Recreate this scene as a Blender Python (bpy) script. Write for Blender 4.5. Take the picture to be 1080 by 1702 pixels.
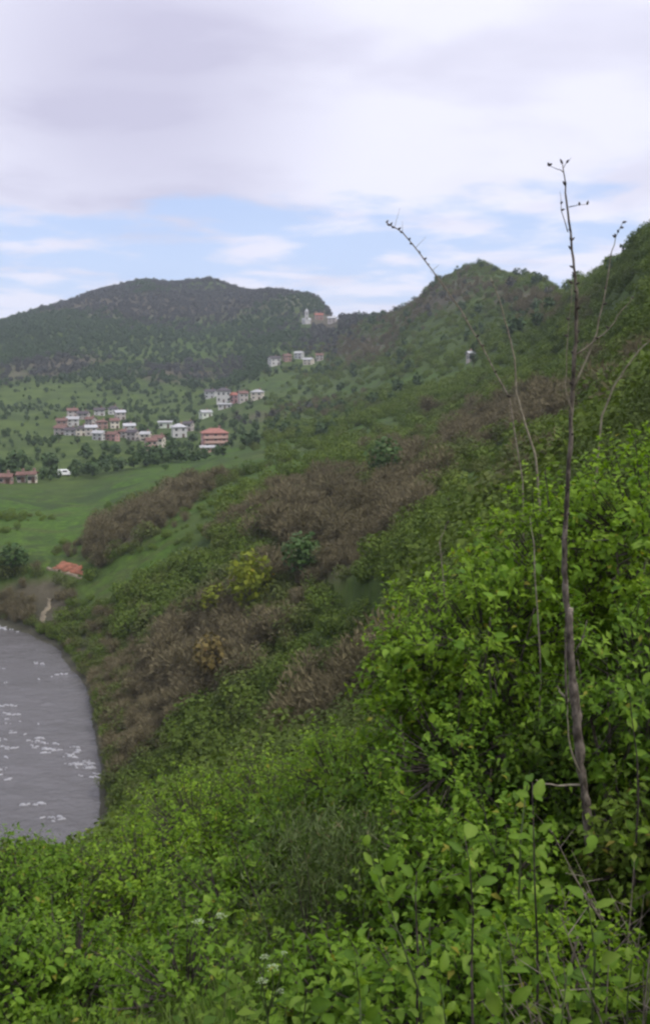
import bpy, math, random
import numpy as np
from mathutils import Vector, Matrix

random.seed(7)
RNG = np.random.default_rng(11)
scene = bpy.context.scene
for o in list(bpy.data.objects):
    bpy.data.objects.remove(o)
COL = scene.collection

# ---------------------------------------------------------------- camera
F = 1635.0
PITCH = math.atan(251 / F)
CZ = 45.0                                   # camera height above the river, metres
cam_d = bpy.data.cameras.new('camera')
cam_d.sensor_fit = 'VERTICAL'
cam_d.sensor_height = 24.0
cam_d.lens = F / 1702 * 24.0
cam_d.clip_start = 0.1
cam_d.clip_end = 20000
cam = bpy.data.objects.new('camera', cam_d)
cam.location = (0, 0, CZ)
cam.rotation_euler = (math.pi / 2 - PITCH, 0, 0)
COL.objects.link(cam)
scene.camera = cam

# ---------------------------------------------------------------- world, sun, exposure
SUN_DIR = Vector((0.50, -0.30, 0.81)).normalized()
SUN_EL = math.asin(SUN_DIR.z)
SUN_ROT = math.atan2(SUN_DIR.x, SUN_DIR.y)
world = bpy.data.worlds.new('World')
scene.world = world
world.use_nodes = True
wt = world.node_tree
wt.nodes.clear()


def nd(tree, typ, **kw):
    n = tree.nodes.new(typ)
    for k, v in kw.items():
        setattr(n, k, v)
    return n


def math_n(tree, op, a, b=None, c=None, clamp=False):
    n = nd(tree, 'ShaderNodeMath', operation=op)
    n.use_clamp = clamp
    for i, v in enumerate((a, b, c)):
        if v is None:
            continue
        if isinstance(v, (int, float)):
            n.inputs[i].default_value = v
        else:
            tree.links.new(v, n.inputs[i])
    return n.outputs[0]


def mix_n(tree, fac, a, b, blend='MIX'):
    n = nd(tree, 'ShaderNodeMix', data_type='RGBA', blend_type=blend)
    for sock, v in ((n.inputs[0], fac), (n.inputs[6], a), (n.inputs[7], b)):
        if isinstance(v, (int, float)):
            sock.default_value = v
        elif isinstance(v, tuple):
            sock.default_value = (*v, 1) if len(v) == 3 else v
        else:
            tree.links.new(v, sock)
    return n.outputs[2]


def noise_n(tree, vec, scale, detail=4, rough=0.5, dist=0.0, out=0):
    n = nd(tree, 'ShaderNodeTexNoise')
    n.inputs['Scale'].default_value = scale
    n.inputs['Detail'].default_value = detail
    n.inputs['Roughness'].default_value = rough
    n.inputs['Distortion'].default_value = dist
    if vec is not None:
        tree.links.new(vec, n.inputs['Vector'])
    return n.outputs[out]


def ramp_n(tree, v, lo, hi, a=0.0, b=1.0):
    n = nd(tree, 'ShaderNodeMapRange', interpolation_type='SMOOTHSTEP')
    tree.links.new(v, n.inputs[0])
    for i, q in enumerate((lo, hi, a, b)):
        n.inputs[i + 1].default_value = q
    return n.outputs[0]


def build_world():
    t = wt
    tc = nd(t, 'ShaderNodeTexCoord')
    d = tc.outputs['Generated']
    sep = nd(t, 'ShaderNodeSeparateXYZ')
    t.links.new(d, sep.inputs[0])
    x, y, z = sep.outputs
    zz = math_n(t, 'ADD', math_n(t, 'MAXIMUM', z, 0.0), 0.11)
    comb = nd(t, 'ShaderNodeCombineXYZ')
    t.links.new(math_n(t, 'DIVIDE', x, zz), comb.inputs[0])
    t.links.new(math_n(t, 'DIVIDE', y, zz), comb.inputs[1])
    p = comb.outputs[0]
    mp = nd(t, 'ShaderNodeMapping')
    t.links.new(p, mp.inputs[0])
    mp.inputs['Location'].default_value = (3.1, 1.7, 0)
    pm = mp.outputs[0]
    big = noise_n(t, pm, 1.5, 6, 0.52, 0.3)
    fine = noise_n(t, pm, 2.6, 6, 0.55, 0.2)
    dens = math_n(t, 'ADD', math_n(t, 'MULTIPLY', big, 0.7), math_n(t, 'MULTIPLY', fine, 0.3))
    # cover by elevation: a clearer belt low down, closed cloud above
    el = math_n(t, 'ARCSINE', z)
    c1 = ramp_n(t, el, math.radians(5.0), math.radians(15.0), -0.02, 0.27)
    c2 = ramp_n(t, el, math.radians(0.5), math.radians(6.0), 0.22, 0.0)
    dens = math_n(t, 'ADD', math_n(t, 'ADD', dens, c1), c2)
    cover = ramp_n(t, dens, 0.46, 0.60, 0.16, 1.0)
    # light and dark sides of the clouds
    sh = noise_n(t, pm, 1.35, 5, 0.5, 0.3)
    g = Vector((-0.173, 0.95, 0.258)).normalized()     # the thick grey bank
    dp = nd(t, 'ShaderNodeVectorMath', operation='DISTANCE')
    t.links.new(d, dp.inputs[0])
    dp.inputs[1].default_value = g
    bank = ramp_n(t, dp.outputs['Value'], 0.02, 0.24, 1.0, 0.0)
    shade = math_n(t, 'ADD', ramp_n(t, sh, 0.44, 0.70, 0.0, 0.45), math_n(t, 'MULTIPLY', bank, 0.9), clamp=True)
    cloud = mix_n(t, shade, (6.8, 6.8, 7.9), (4.5, 4.4, 5.7))
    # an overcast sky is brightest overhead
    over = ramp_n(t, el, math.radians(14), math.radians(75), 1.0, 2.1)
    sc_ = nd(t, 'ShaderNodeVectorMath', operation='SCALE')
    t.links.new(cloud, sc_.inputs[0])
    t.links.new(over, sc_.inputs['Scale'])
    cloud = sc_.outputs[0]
    sky = nd(t, 'ShaderNodeTexSky', sky_type='NISHITA')
    sky.sun_disc = False
    sky.sun_elevation = SUN_EL
    sky.sun_rotation = SUN_ROT
    sky.air_density = 1.0
    sky.dust_density = 0.6
    sky.ozone_density = 1.6
    skyc = mix_n(t, 0.75, sky.outputs[0], (3.7, 5.0, 7.9))
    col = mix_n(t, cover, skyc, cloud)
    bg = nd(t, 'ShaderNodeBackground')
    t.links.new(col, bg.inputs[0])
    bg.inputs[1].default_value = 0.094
    out = nd(t, 'ShaderNodeOutputWorld')
    t.links.new(bg.outputs[0], out.inputs[0])


build_world()
sun_d = bpy.data.lights.new('sun', 'SUN')
sun_d.energy = 2.2
sun_d.angle = math.radians(12)
sun_d.color = (1.0, 0.96, 0.89)
sun = bpy.data.objects.new('sun', sun_d)
sun.rotation_euler = SUN_DIR.to_track_quat('Z', 'Y').to_euler()
sun.location = (0, 0, 300)
COL.objects.link(sun)

scene.view_settings.view_transform = 'Standard'
scene.view_settings.look = 'None'
scene.view_settings.gamma = 1
scene.view_settings.use_curve_mapping = False
scene.view_settings.exposure = 0.55
scene.cycles.use_denoising = True
scene.cycles.max_bounces = 6
scene.cycles.transparent_max_bounces = 6
scene.cycles.filter_width = 2.5             # a soft phone picture

# ---------------------------------------------------------------- helpers
SP, CP = math.sin(PITCH), math.cos(PITCH)


def ray(px, py):
    X, Y = (px - 540) / F, (851 - py) / F
    return Vector((X, CP + Y * SP, -SP + Y * CP))


def at(px, py, r):
    """The place seen at (px, py) of the photograph at r metres of ground distance."""
    d = ray(px, py)
    return Vector((0, 0, CZ)) + d * (r / math.hypot(d.x, d.y))


def to_px(x, y, z):
    z = z - CZ
    dep = np.maximum(y * CP - z * SP, 0.05)
    return 540 + F * x / dep, 851 - F * (y * SP + z * CP) / dep


def tag(o, label=None, cat=None, group=None, kind=None):
    if label:
        o['label'] = label
    if cat:
        o['category'] = cat
    if group:
        o['group'] = group
    if kind:
        o['kind'] = kind
    return o


def empty(name, loc, rz=0.0):
    o = bpy.data.objects.new(name, None)
    o.location = loc
    o.rotation_euler = (0, 0, rz)
    o.empty_display_size = 0.1
    COL.objects.link(o)
    return o


def link_mesh(name, me, parent=None, mat=None):
    o = bpy.data.objects.new(name, me)
    if mat is not None:
        me.materials.clear()
        me.materials.append(mat)
    COL.objects.link(o)
    if parent is not None:
        o.parent = parent
    return o


def np_mesh(name, V, T, tint=None, smooth=False, extra=None):
    """Mesh from an array of vertices and of triangles (or of quads)."""
    V = np.asarray(V, np.float32)
    T = np.asarray(T, np.int32)
    k = T.shape[1]
    me = bpy.data.meshes.new(name)
    me.vertices.add(len(V))
    me.vertices.foreach_set('co', V.ravel())
    me.loops.add(T.size)
    me.loops.foreach_set('vertex_index', T.ravel())
    me.polygons.add(len(T))
    me.polygons.foreach_set('loop_start', np.arange(0, T.size, k, dtype=np.int32))
    me.polygons.foreach_set('loop_total', np.full(len(T), k, np.int32))
    if smooth:
        me.polygons.foreach_set('use_smooth', np.ones(len(T), bool))
    for nm, arr in ([('tint', tint)] if tint is not None else []) + list((extra or {}).items()):
        at_ = me.attributes.new(nm, 'FLOAT', 'POINT')
        at_.data.foreach_set('value', np.asarray(arr, np.float32))
    me.update()
    me.validate()
    return me


class MB:
    """Collects tubes, boxes and prisms for ONE mesh."""

    def __init__(self):
        self.v, self.f = [], []

    def tube(self, pts, rad, n=6, cap=True):
        pts = [Vector(p) for p in pts]
        b = len(self.v)
        ref = Vector((0.31, 0.95, 0.05))
        for i, p in enumerate(pts):
            d = (pts[min(i + 1, len(pts) - 1)] - pts[max(i - 1, 0)])
            d = d.normalized() if d.length > 1e-9 else Vector((0, 0, 1))
            u = d.cross(ref)
            u = u.normalized() if u.length > 1e-4 else Vector((1, 0, 0))
            w = d.cross(u)
            for k in range(n):
                a = 2 * math.pi * k / n
                self.v.append(p + (u * math.cos(a) + w * math.sin(a)) * rad[i])
        for i in range(len(pts) - 1):
            for k in range(n):
                k2 = (k + 1) % n
                self.f.append((b + i * n + k, b + i * n + k2, b + (i + 1) * n + k2, b + (i + 1) * n + k))
        if cap:
            self.f.append(tuple(b + k for k in range(n))[::-1])
            e = b + (len(pts) - 1) * n
            self.f.append(tuple(e + k for k in range(n)))

    def box(self, x0, x1, y0, y1, z0, z1):
        b = len(self.v)
        self.v += [Vector(p) for p in ((x0, y0, z0), (x1, y0, z0), (x1, y1, z0), (x0, y1, z0),
                                       (x0, y0, z1), (x1, y0, z1), (x1, y1, z1), (x0, y1, z1))]
        for q in ((3, 2, 1, 0), (4, 5, 6, 7), (0, 1, 5, 4), (1, 2, 6, 5), (2, 3, 7, 6), (3, 0, 4, 7)):
            self.f.append(tuple(b + i for i in q))

    def poly(self, verts, faces):
        b = len(self.v)
        self.v += [Vector(p) for p in verts]
        self.f += [tuple(b + i for i in q) for q in faces]

    def mesh(self, name, smooth=False):
        me = bpy.data.meshes.new(name)
        me.from_pydata([tuple(p) for p in self.v], [], self.f)
        if smooth:
            me.polygons.foreach_set('use_smooth', [True] * len(me.polygons))
        me.update()
        return me

    def build(self, name, mat, parent=None, smooth=False):
        return link_mesh(name, self.mesh(name, smooth), parent, mat)


# vectorised value noise
def _hash(ix, iy, seed):
    h = (ix.astype(np.int64) * 374761393 + iy.astype(np.int64) * 668265263 + seed * 1442695041) & 0xFFFFFFFF
    h = ((h ^ (h >> 13)) * 1274126177) & 0xFFFFFFFF
    h = h ^ (h >> 16)
    return (h & 0xFFFF) / 65535.0


def vnoise(x, y, seed=0):
    ix, iy = np.floor(x), np.floor(y)
    fx, fy = x - ix, y - iy
    fx, fy = fx * fx * (3 - 2 * fx), fy * fy * (3 - 2 * fy)
    a, b = _hash(ix, iy, seed), _hash(ix + 1, iy, seed)
    c, d = _hash(ix, iy + 1, seed), _hash(ix + 1, iy + 1, seed)
    return (a + (b - a) * fx) * (1 - fy) + (c + (d - c) * fx) * fy


def fbm(x, y, octaves=4, seed=0):
    s, a, tot = 0, 1.0, 0
    for i in range(octaves):
        s = s + a * vnoise(x * 2 ** i + 17 * i, y * 2 ** i - 9 * i, seed + i)
        tot += a
        a *= 0.5
    return s / tot - 0.5


# ---------------------------------------------------------------- materials
def new_mat(name):
    m = bpy.data.materials.new(name)
    m.use_nodes = True
    t = m.node_tree
    t.nodes.clear()
    out = nd(t, 'ShaderNodeOutputMaterial')
    return m, t, out


def principled(t, out, col, rough=0.8, spec=0.3, normal=None):
    b = nd(t, 'ShaderNodeBsdfPrincipled')
    if isinstance(col, tuple):
        b.inputs['Base Color'].default_value = (*col, 1)
    else:
        t.links.new(col, b.inputs['Base Color'])
    if isinstance(rough, (int, float)):
        b.inputs['Roughness'].default_value = rough
    else:
        t.links.new(rough, b.inputs['Roughness'])
    b.inputs['Specular IOR Level'].default_value = spec
    if normal is not None:
        t.links.new(normal, b.inputs['Normal'])
    if out is not None:
        t.links.new(b.outputs[0], out.inputs[0])
    return b


def bump_n(t, h, strength=0.5, dist=0.02):
    b = nd(t, 'ShaderNodeBump')
    b.inputs['Strength'].default_value = strength
    b.inputs['Distance'].default_value = dist
    t.links.new(h, b.inputs['Height'])
    return b.outputs[0]


def leaf_mat(name, dark, mid, light, trans=0.45, rough=0.6, instancer=False, spec=0.2, object_random=0.0):
    """Foliage: every leaf has a tint of its own (attribute) between three greens."""
    m, t, out = new_mat(name)
    a = nd(t, 'ShaderNodeAttribute', attribute_name='tint')
    v = a.outputs['Fac']
    if instancer:
        a2 = nd(t, 'ShaderNodeAttribute', attribute_name='tone', attribute_type='INSTANCER')
        v = math_n(t, 'ADD', math_n(t, 'MULTIPLY', v, 0.5), math_n(t, 'MULTIPLY', a2.outputs['Fac'], 0.5))
    if object_random:
        oi = nd(t, 'ShaderNodeObjectInfo')
        v = math_n(t, 'ADD', math_n(t, 'MULTIPLY', v, 1 - object_random), math_n(t, 'MULTIPLY', oi.outputs['Random'], object_random))
    r = nd(t, 'ShaderNodeValToRGB')
    t.links.new(v, r.inputs[0])
    r.color_ramp.elements[0].color = (*dark, 1)
    r.color_ramp.elements[1].color = (min(light[0] * 1.15, 0.3), light[1] * 0.72, light[2], 1)
    e = r.color_ramp.elements.new(0.93)
    e.color = (*light, 1)
    e = r.color_ramp.elements.new(0.5)
    e.color = (*mid, 1)
    b = principled(t, None, r.outputs[0], rough, spec)
    if trans > 0:
        tr = nd(t, 'ShaderNodeBsdfTranslucent')
        warm = mix_n(t, 1.0, r.outputs[0], (1.1, 1.15, 0.6), 'MULTIPLY')
        t.links.new(warm, tr.inputs[0])
        mx = nd(t, 'ShaderNodeMixShader')
        mx.inputs[0].default_value = trans
        t.links.new(b.outputs[0], mx.inputs[1])
        t.links.new(tr.outputs[0], mx.inputs[2])
        t.links.new(mx.outputs[0], out.inputs[0])
    else:
        t.links.new(b.outputs[0], out.inputs[0])
    return m


def noisy_mat(name, c1, c2, scale=8.0, rough=0.85, bump=0.4, dist=0.01, spec=0.2, stretch=None):
    m, t, out = new_mat(name)
    tc = nd(t, 'ShaderNodeTexCoord')
    vec = tc.outputs['Object']
    if stretch:
        mp = nd(t, 'ShaderNodeMapping')
        mp.inputs['Scale'].default_value = stretch
        t.links.new(vec, mp.inputs[0])
        vec = mp.outputs[0]
    n = noise_n(t, vec, scale, 6, 0.6)
    col = mix_n(t, ramp_n(t, n, 0.35, 0.65), c1, c2)
    principled(t, out, col, rough, spec, bump_n(t, n, bump, dist) if bump else None)
    return m


M = {}
M['leaf_bright'] = leaf_mat('bright_leaf', (0.052, 0.114, 0.007), (0.142, 0.242, 0.013), (0.240, 0.355, 0.032), 0.48)
M['leaf_mid'] = leaf_mat('green_leaf', (0.040, 0.094, 0.007), (0.104, 0.192, 0.012), (0.186, 0.290, 0.028), 0.45)
M['leaf_shaded'] = leaf_mat('shaded_green_leaf', (0.028, 0.062, 0.006), (0.062, 0.118, 0.010), (0.110, 0.172, 0.020), 0.38)  # leaf greens darkened to stand in for shade in the hollow
M['leaf_yellow'] = leaf_mat('yellow_green_leaf', (0.050, 0.085, 0.010), (0.095, 0.150, 0.016), (0.160, 0.220, 0.030), 0.45)
M['leaf_broad'] = leaf_mat('broad_leaf', (0.036, 0.088, 0.007), (0.092, 0.170, 0.012), (0.160, 0.240, 0.032), 0.46, object_random=0.7)
M['leaf_single'] = leaf_mat('single_leaf', (0.050, 0.115, 0.008), (0.110, 0.205, 0.014), (0.190, 0.290, 0.036), 0.45, object_random=0.85)
M['wiry'] = leaf_mat('wiry_grey_green', (0.034, 0.054, 0.016), (0.072, 0.104, 0.032), (0.125, 0.155, 0.060), 0.3)
M['grass'] = leaf_mat('grass_blade', (0.040, 0.075, 0.014), (0.075, 0.120, 0.022), (0.130, 0.165, 0.045), 0.3)
M['herb'] = leaf_mat('herb_leaf', (0.036, 0.080, 0.006), (0.084, 0.142, 0.011), (0.150, 0.210, 0.026), 0.42)
M['bark'] = noisy_mat('sapling_bark', (0.034, 0.027, 0.021), (0.150, 0.125, 0.102), 30, 0.85, 1.0, 0.012, stretch=(1, 1, 0.5))
M['bark_pale'] = noisy_mat('pale_twig_bark', (0.130, 0.110, 0.080), (0.235, 0.210, 0.150), 30, 0.8, 0.4, 0.004)
M['bark_dark'] = noisy_mat('dark_twig_bark', (0.030, 0.024, 0.022), (0.065, 0.052, 0.045), 30, 0.85, 0.4, 0.004)
M['cut_wood'] = noisy_mat('cut_wood', (0.17, 0.145, 0.11), (0.26, 0.22, 0.18), 60, 0.8, 0.3, 0.003)
M['green_stem'] = noisy_mat('green_stem', (0.040, 0.060, 0.020), (0.070, 0.090, 0.035), 30, 0.6, 0.2, 0.003)
M['flower'] = noisy_mat('white_flower', (0.20, 0.27, 0.13), (0.33, 0.38, 0.24), 80, 0.8, 0.0)
M['dry'] = noisy_mat('dry_twig', (0.110, 0.090, 0.070), (0.230, 0.200, 0.160), 40, 0.9, 0.3, 0.003)
# middle distance
M['bush_green'] = leaf_mat('slope_bush_leaf', (0.034, 0.060, 0.008), (0.073, 0.110, 0.013), (0.120, 0.160, 0.024), 0.3, 0.7, True, 0.15)
M['near_scrub'] = leaf_mat('near_scrub_leaf', (0.030, 0.042, 0.011), (0.052, 0.076, 0.016), (0.090, 0.112, 0.028), 0.25, 0.8, True, 0.15)
M['bush_olive'] = leaf_mat('slope_olive_leaf', (0.040, 0.054, 0.014), (0.074, 0.094, 0.022), (0.120, 0.138, 0.038), 0.3, 0.7, True, 0.15)
M['bush_bare'] = leaf_mat('bare_twigs', (0.060, 0.054, 0.026), (0.112, 0.096, 0.052), (0.172, 0.146, 0.088), 0.0, 0.9, True, 0.1)
M['bush_green_own'] = leaf_mat('leafy_shrub_leaf', (0.032, 0.060, 0.008), (0.070, 0.110, 0.013), (0.116, 0.160, 0.024), 0.3, 0.7, False, 0.15, 0.5)
M['bush_bare_own'] = leaf_mat('leafless_shrub_twigs', (0.060, 0.054, 0.026), (0.112, 0.096, 0.052), (0.172, 0.146, 0.088), 0.0, 0.9, False, 0.1, 0.6)
M['far_tree'] = leaf_mat('far_tree_leaf', (0.032, 0.056, 0.022), (0.042, 0.070, 0.027), (0.054, 0.086, 0.033), 0.15, 0.8, True, 0.1)
M['far_bare'] = leaf_mat('far_bare_wood', (0.044, 0.046, 0.041), (0.055, 0.057, 0.050), (0.068, 0.069, 0.060), 0.0, 0.9, True, 0.1)
M['tree_dark'] = leaf_mat('dark_tree_leaf', (0.010, 0.022, 0.008), (0.020, 0.040, 0.013), (0.040, 0.066, 0.020), 0.15, 0.7, False, 0.15, 0.4)
M['tree_yellow'] = leaf_mat('yellow_tree_leaf', (0.080, 0.105, 0.008), (0.140, 0.170, 0.010), (0.210, 0.230, 0.018), 0.35, 0.7)
M['tree_ochre'] = leaf_mat('ochre_tree_leaf', (0.070, 0.055, 0.016), (0.115, 0.088, 0.026), (0.170, 0.130, 0.040), 0.25, 0.7)
M['tree_bank'] = leaf_mat('bank_tree_leaf', (0.022, 0.050, 0.012), (0.046, 0.090, 0.022), (0.085, 0.135, 0.040), 0.25, 0.7)
M['trunk'] = noisy_mat('trunk_bark', (0.06, 0.05, 0.04), (0.12, 0.10, 0.085), 3, 0.9, 0.5, 0.05)

# ---------------------------------------------------------------- terrain shape
# what is seen in a direction at which distance: (column, [(row, metres)...]) plus near ground heights
near_L = [(1, 43.4), (2, 43.0), (3.5, 42.1), (5, 41.1), (8.5, 39.4), (15, 35.6), (30, 27.0), (60, 11.5), (84, 1)]
COLS = {
    -480: (near_L, [(1050, 150), (960, 168), (850, 230), (770, 370), (710, 560), (670, 750), (620, 950), (600, 1400)]),
    -250: (near_L + [(100, -3), (158, -3)], [(1035, 164), (960, 180), (850, 240), (770, 370), (710, 560), (660, 750), (610, 950), (575, 1350)]),
    0: (near_L + [(95, -3), (160, -3)], [(1030, 168), (965, 178), (900, 205), (830, 258), (780, 345), (740, 450), (700, 560), (665, 690), (620, 800), (580, 950), (540, 1250)]),
    75: (near_L + [(95, -3), (145, -3)], [(1040, 165), (960, 176), (900, 202), (830, 262), (780, 350), (740, 450), (700, 560), (665, 690), (610, 830), (560, 1000), (512, 1270)]),
    150: (near_L + [(100, -2)], [(1180, 122), (1080, 135), (1000, 150), (950, 170), (880, 205), (820, 270), (770, 360), (730, 460), (690, 580), (655, 720), (600, 850), (540, 1050), (485, 1280)]),
    240: (near_L[:-2] + [(62, 13)], [(1290, 92), (1180, 108), (1080, 122), (1000, 138), (930, 158), (870, 185), (815, 240), (765, 350), (725, 470), (690, 590), (650, 740), (590, 880), (530, 1050), (464, 1300)]),
    350: ([(1, 43.4), (2, 43.0), (5, 41.3), (8.5, 39.7), (15, 36.5), (30, 29), (60, 16)], [(1246, 95), (1120, 112), (985, 132), (880, 162), (815, 205), (770, 300), (730, 430), (690, 590), (640, 750), (580, 900), (530, 1050), (466, 1300)]),
    450: ([(1, 43.4), (2, 43.05), (5, 41.5), (8.5, 40), (15, 37), (30, 30.5), (55, 20)], [(1200, 85), (1100, 97), (1000, 112), (900, 135), (820, 175), (770, 235), (735, 320), (700, 430), (660, 560), (620, 680), (580, 800), (540, 960), (481, 1200)]),
    532: ([(1, 43.3), (3, 42.0), (6, 40.8), (10, 39.2), (20, 34.8)], [(1180, 70), (1050, 92), (900, 128), (800, 182), (750, 255), (700, 390), (650, 540), (600, 720), (560, 880), (499, 1120)]),
    572: ([], [(900, 122), (800, 172), (700, 350), (650, 500), (600, 660), (560, 800), (527, 940)]),
    600: ([(1, 43.3), (2, 42.5), (3, 41.9), (4, 41.4), (6, 40.8), (10, 39.3), (20, 35.0), (40, 28)], [(1100, 80), (1000, 95), (900, 118), (800, 166), (750, 225), (700, 320), (650, 450), (600, 600), (560, 720), (527, 860)]),
    650: ([], [(900, 106), (800, 150), (700, 285), (650, 390), (600, 530), (560, 640), (520, 760)]),
    720: ([(1, 43.3), (2, 42.4), (3, 41.9), (4, 41.5), (6, 41.1), (10, 40.1), (20, 36.8)], [(1000, 62), (900, 90), (800, 132), (740, 195), (680, 290), (620, 400), (560, 510), (500, 620), (472, 680)]),
    800: ([(1, 43.3), (2, 42.4), (3, 41.9), (4, 41.6), (6.5, 41.35), (10, 40.6), (20, 37.8)], [(1000, 45), (900, 70), (800, 110), (740, 160), (680, 230), (620, 320), (560, 430), (500, 530), (440, 610)]),
    850: ([], [(740, 130), (640, 230), (560, 360), (500, 480), (456, 580)]),
    900: ([], [(950, 42), (850, 62), (760, 98), (700, 140), (640, 205), (580, 290), (520, 400), (460, 540)]),
    955: ([(1, 43.3), (2, 42.5), (3, 42.1), (5, 41.8), (8, 41.6), (12, 41.1), (20, 40.1)], [(900, 40), (800, 60), (740, 85), (680, 120), (620, 170), (560, 230), (500, 310), (468, 380)]),
    1010: ([], [(850, 36), (740, 65), (680, 95), (620, 135), (560, 185), (500, 240), (447, 300)]),
    1080: ([(1, 43.3), (2, 42.6), (3, 42.2), (5, 42.0), (8, 41.9), (12, 41.7), (20, 41.4)], [(800, 30), (720, 50), (650, 80), (560, 122), (470, 180), (378, 240)]),
    1300: ([(1, 43.4), (3, 42.7), (7, 42.7), (12, 43.0)], [(700, 25), (550, 60), (400, 110), (290, 180)]),
    1560: ([(1, 43.6), (3, 43.9), (7, 44.2), (12, 45)], [(600, 25), (430, 60), (300, 110), (230, 180)]),
}
AZ_K = 6.0
ctrl = []
for px, (near, rows) in COLS.items():
    d0 = ray(px, 1250 if near else 700)
    for r, z in near:
        az = math.atan2(d0.x, d0.y)
        ctrl.append((az * AZ_K, math.log(r), (z - CZ) / r))
    for py, r in rows:
        d = ray(px, py)
        ctrl.append((math.atan2(d.x, d.y) * AZ_K, math.log(r), d.z / math.hypot(d.x, d.y)))
    py, r = rows[-1]
    for dp, k in ((22, 1.14), (60, 1.4)):
        d = ray(px, py + dp)
        ctrl.append((math.atan2(d.x, d.y) * AZ_K, math.log(r * k), d.z / math.hypot(d.x, d.y)))
    d = ray(px, 600)
    ctrl.append((math.atan2(d.x, d.y) * AZ_K, math.log(4200), -0.004))
ctrl = np.array(ctrl)


def _tps(d2):
    return 0.5 * d2 * np.log(np.maximum(d2, 1e-12))


def _solve():
    X = ctrl[:, :2]
    n = len(X)
    d2 = ((X[:, None] - X[None]) ** 2).sum(-1)
    A = np.zeros((n + 3, n + 3))
    A[:n, :n] = _tps(d2) + np.eye(n) * 0.004
    P = np.c_[np.ones(n), X]
    A[:n, n:] = P
    A[n:, :n] = P.T
    b = np.r_[ctrl[:, 2], np.zeros(3)]
    return np.linalg.solve(A, b)


W = _solve()
SHORE = [(-19, 84), (-21.5, 92), (-23, 98), (-25.5, 108), (-29.5, 121), (-34, 135), (-42, 151), (-50, 161), (-58, 166.5), (-80, 169),
         (-120, 165), (-200, 150), (-420, 140), (-700, 120), (-700, -60), (-400, 20), (-200, 62), (-100, 80), (-50, 86), (-30, 84)]


def shore_dist(x, y):
    """Signed distance to the river's edge, positive on land."""
    S = np.array(SHORE, float)
    dmin = np.full(x.shape, 1e9)
    inside = np.zeros(x.shape, bool)
    n = len(S)
    for i in range(n):
        ax, ay = S[i]
        bx, by = S[(i + 1) % n]
        ex, ey = bx - ax, by - ay
        u = np.clip(((x - ax) * ex + (y - ay) * ey) / (ex * ex + ey * ey), 0, 1)
        dmin = np.minimum(dmin, np.hypot(x - ax - u * ex, y - ay - u * ey))
        c = ((ay > y) != (by > y)) & (x < (bx - ax) * (y - ay) / (by - ay + 1e-12) + ax)
        inside ^= c
    return np.where(inside, -dmin, dmin)


def ground(x, y):
    x = np.atleast_1d(np.asarray(x, float))
    y = np.atleast_1d(np.asarray(y, float))
    r = np.maximum(np.hypot(x, y), 1.0)
    az = np.arctan2(x, y)
    lim = 0.55
    aa = np.abs(az)
    az = np.where(aa > lim, np.sign(az) * lim * (math.pi - aa) / (math.pi - lim), az)
    q0, q1 = az * AZ_K, np.log(r)
    t = np.zeros(x.shape)
    flat0, flat1 = q0.ravel(), q1.ravel()
    res = np.empty(flat0.shape)
    for s in range(0, len(flat0), 20000):
        a, b = flat0[s:s + 20000], flat1[s:s + 20000]
        d2 = (a[:, None] - ctrl[None, :, 0]) ** 2 + (b[:, None] - ctrl[None, :, 1]) ** 2
        res[s:s + 20000] = _tps(d2) @ W[:-3] + W[-3] + W[-2] * a + W[-1] * b
    t = res.reshape(x.shape)
    z = CZ + t * r
    amp = np.clip((r - 20) / 200, 0, 1) * np.clip(r / 900, 0.12, 1)
    z = z + amp * (fbm(x / 70, y / 70, 5, 3) * 13) + np.clip(r / 30, 0, 1) * fbm(x / 6, y / 6, 3, 9) * 0.7
    z = z + np.clip(1 - r / 40, 0, 1) * fbm(x / 1.5, y / 1.5, 3, 21) * 0.15
    d = shore_dist(x, y)
    dj = d + fbm(x / 5, y / 5, 3, 31) * 2.0
    z = np.where(d < 70, np.maximum(z, np.minimum(0.25 + 0.25 * dj, 4.0)), np.maximum(z, 3.0))
    z = np.where(d < 26, np.minimum(z, 0.25 + 0.62 * np.maximum(dj, 0) + 0.004 * np.maximum(dj, 0) ** 2), z)
    z = np.where(dj < 0, np.maximum(-2.2, 0.25 + 0.55 * dj), z)
    return z


def gz(x, y):
    return float(ground([x], [y])[0])


_RS = np.exp(np.linspace(math.log(14), math.log(1700), 900))


def hit(px, py):
    """Where the ground is seen at (px, py) of the photograph."""
    d = ray(px, py)
    h = math.hypot(d.x, d.y)
    x, y, zr = d.x / h * _RS, d.y / h * _RS, CZ + d.z / h * _RS
    below = ground(x, y) - zr
    i = np.nonzero(below > 0)[0]
    if not len(i):
        i = [int(np.argmax(below))]
    i = max(i[0], 1)
    a, b = below[i - 1], below[i]
    u = min(max(-a / (b - a + 1e-9), 0), 1)
    r = _RS[i - 1] + (_RS[i] - _RS[i - 1]) * u
    return Vector((d.x / h * r, d.y / h * r, gz(d.x / h * r, d.y / h * r)))


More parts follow.
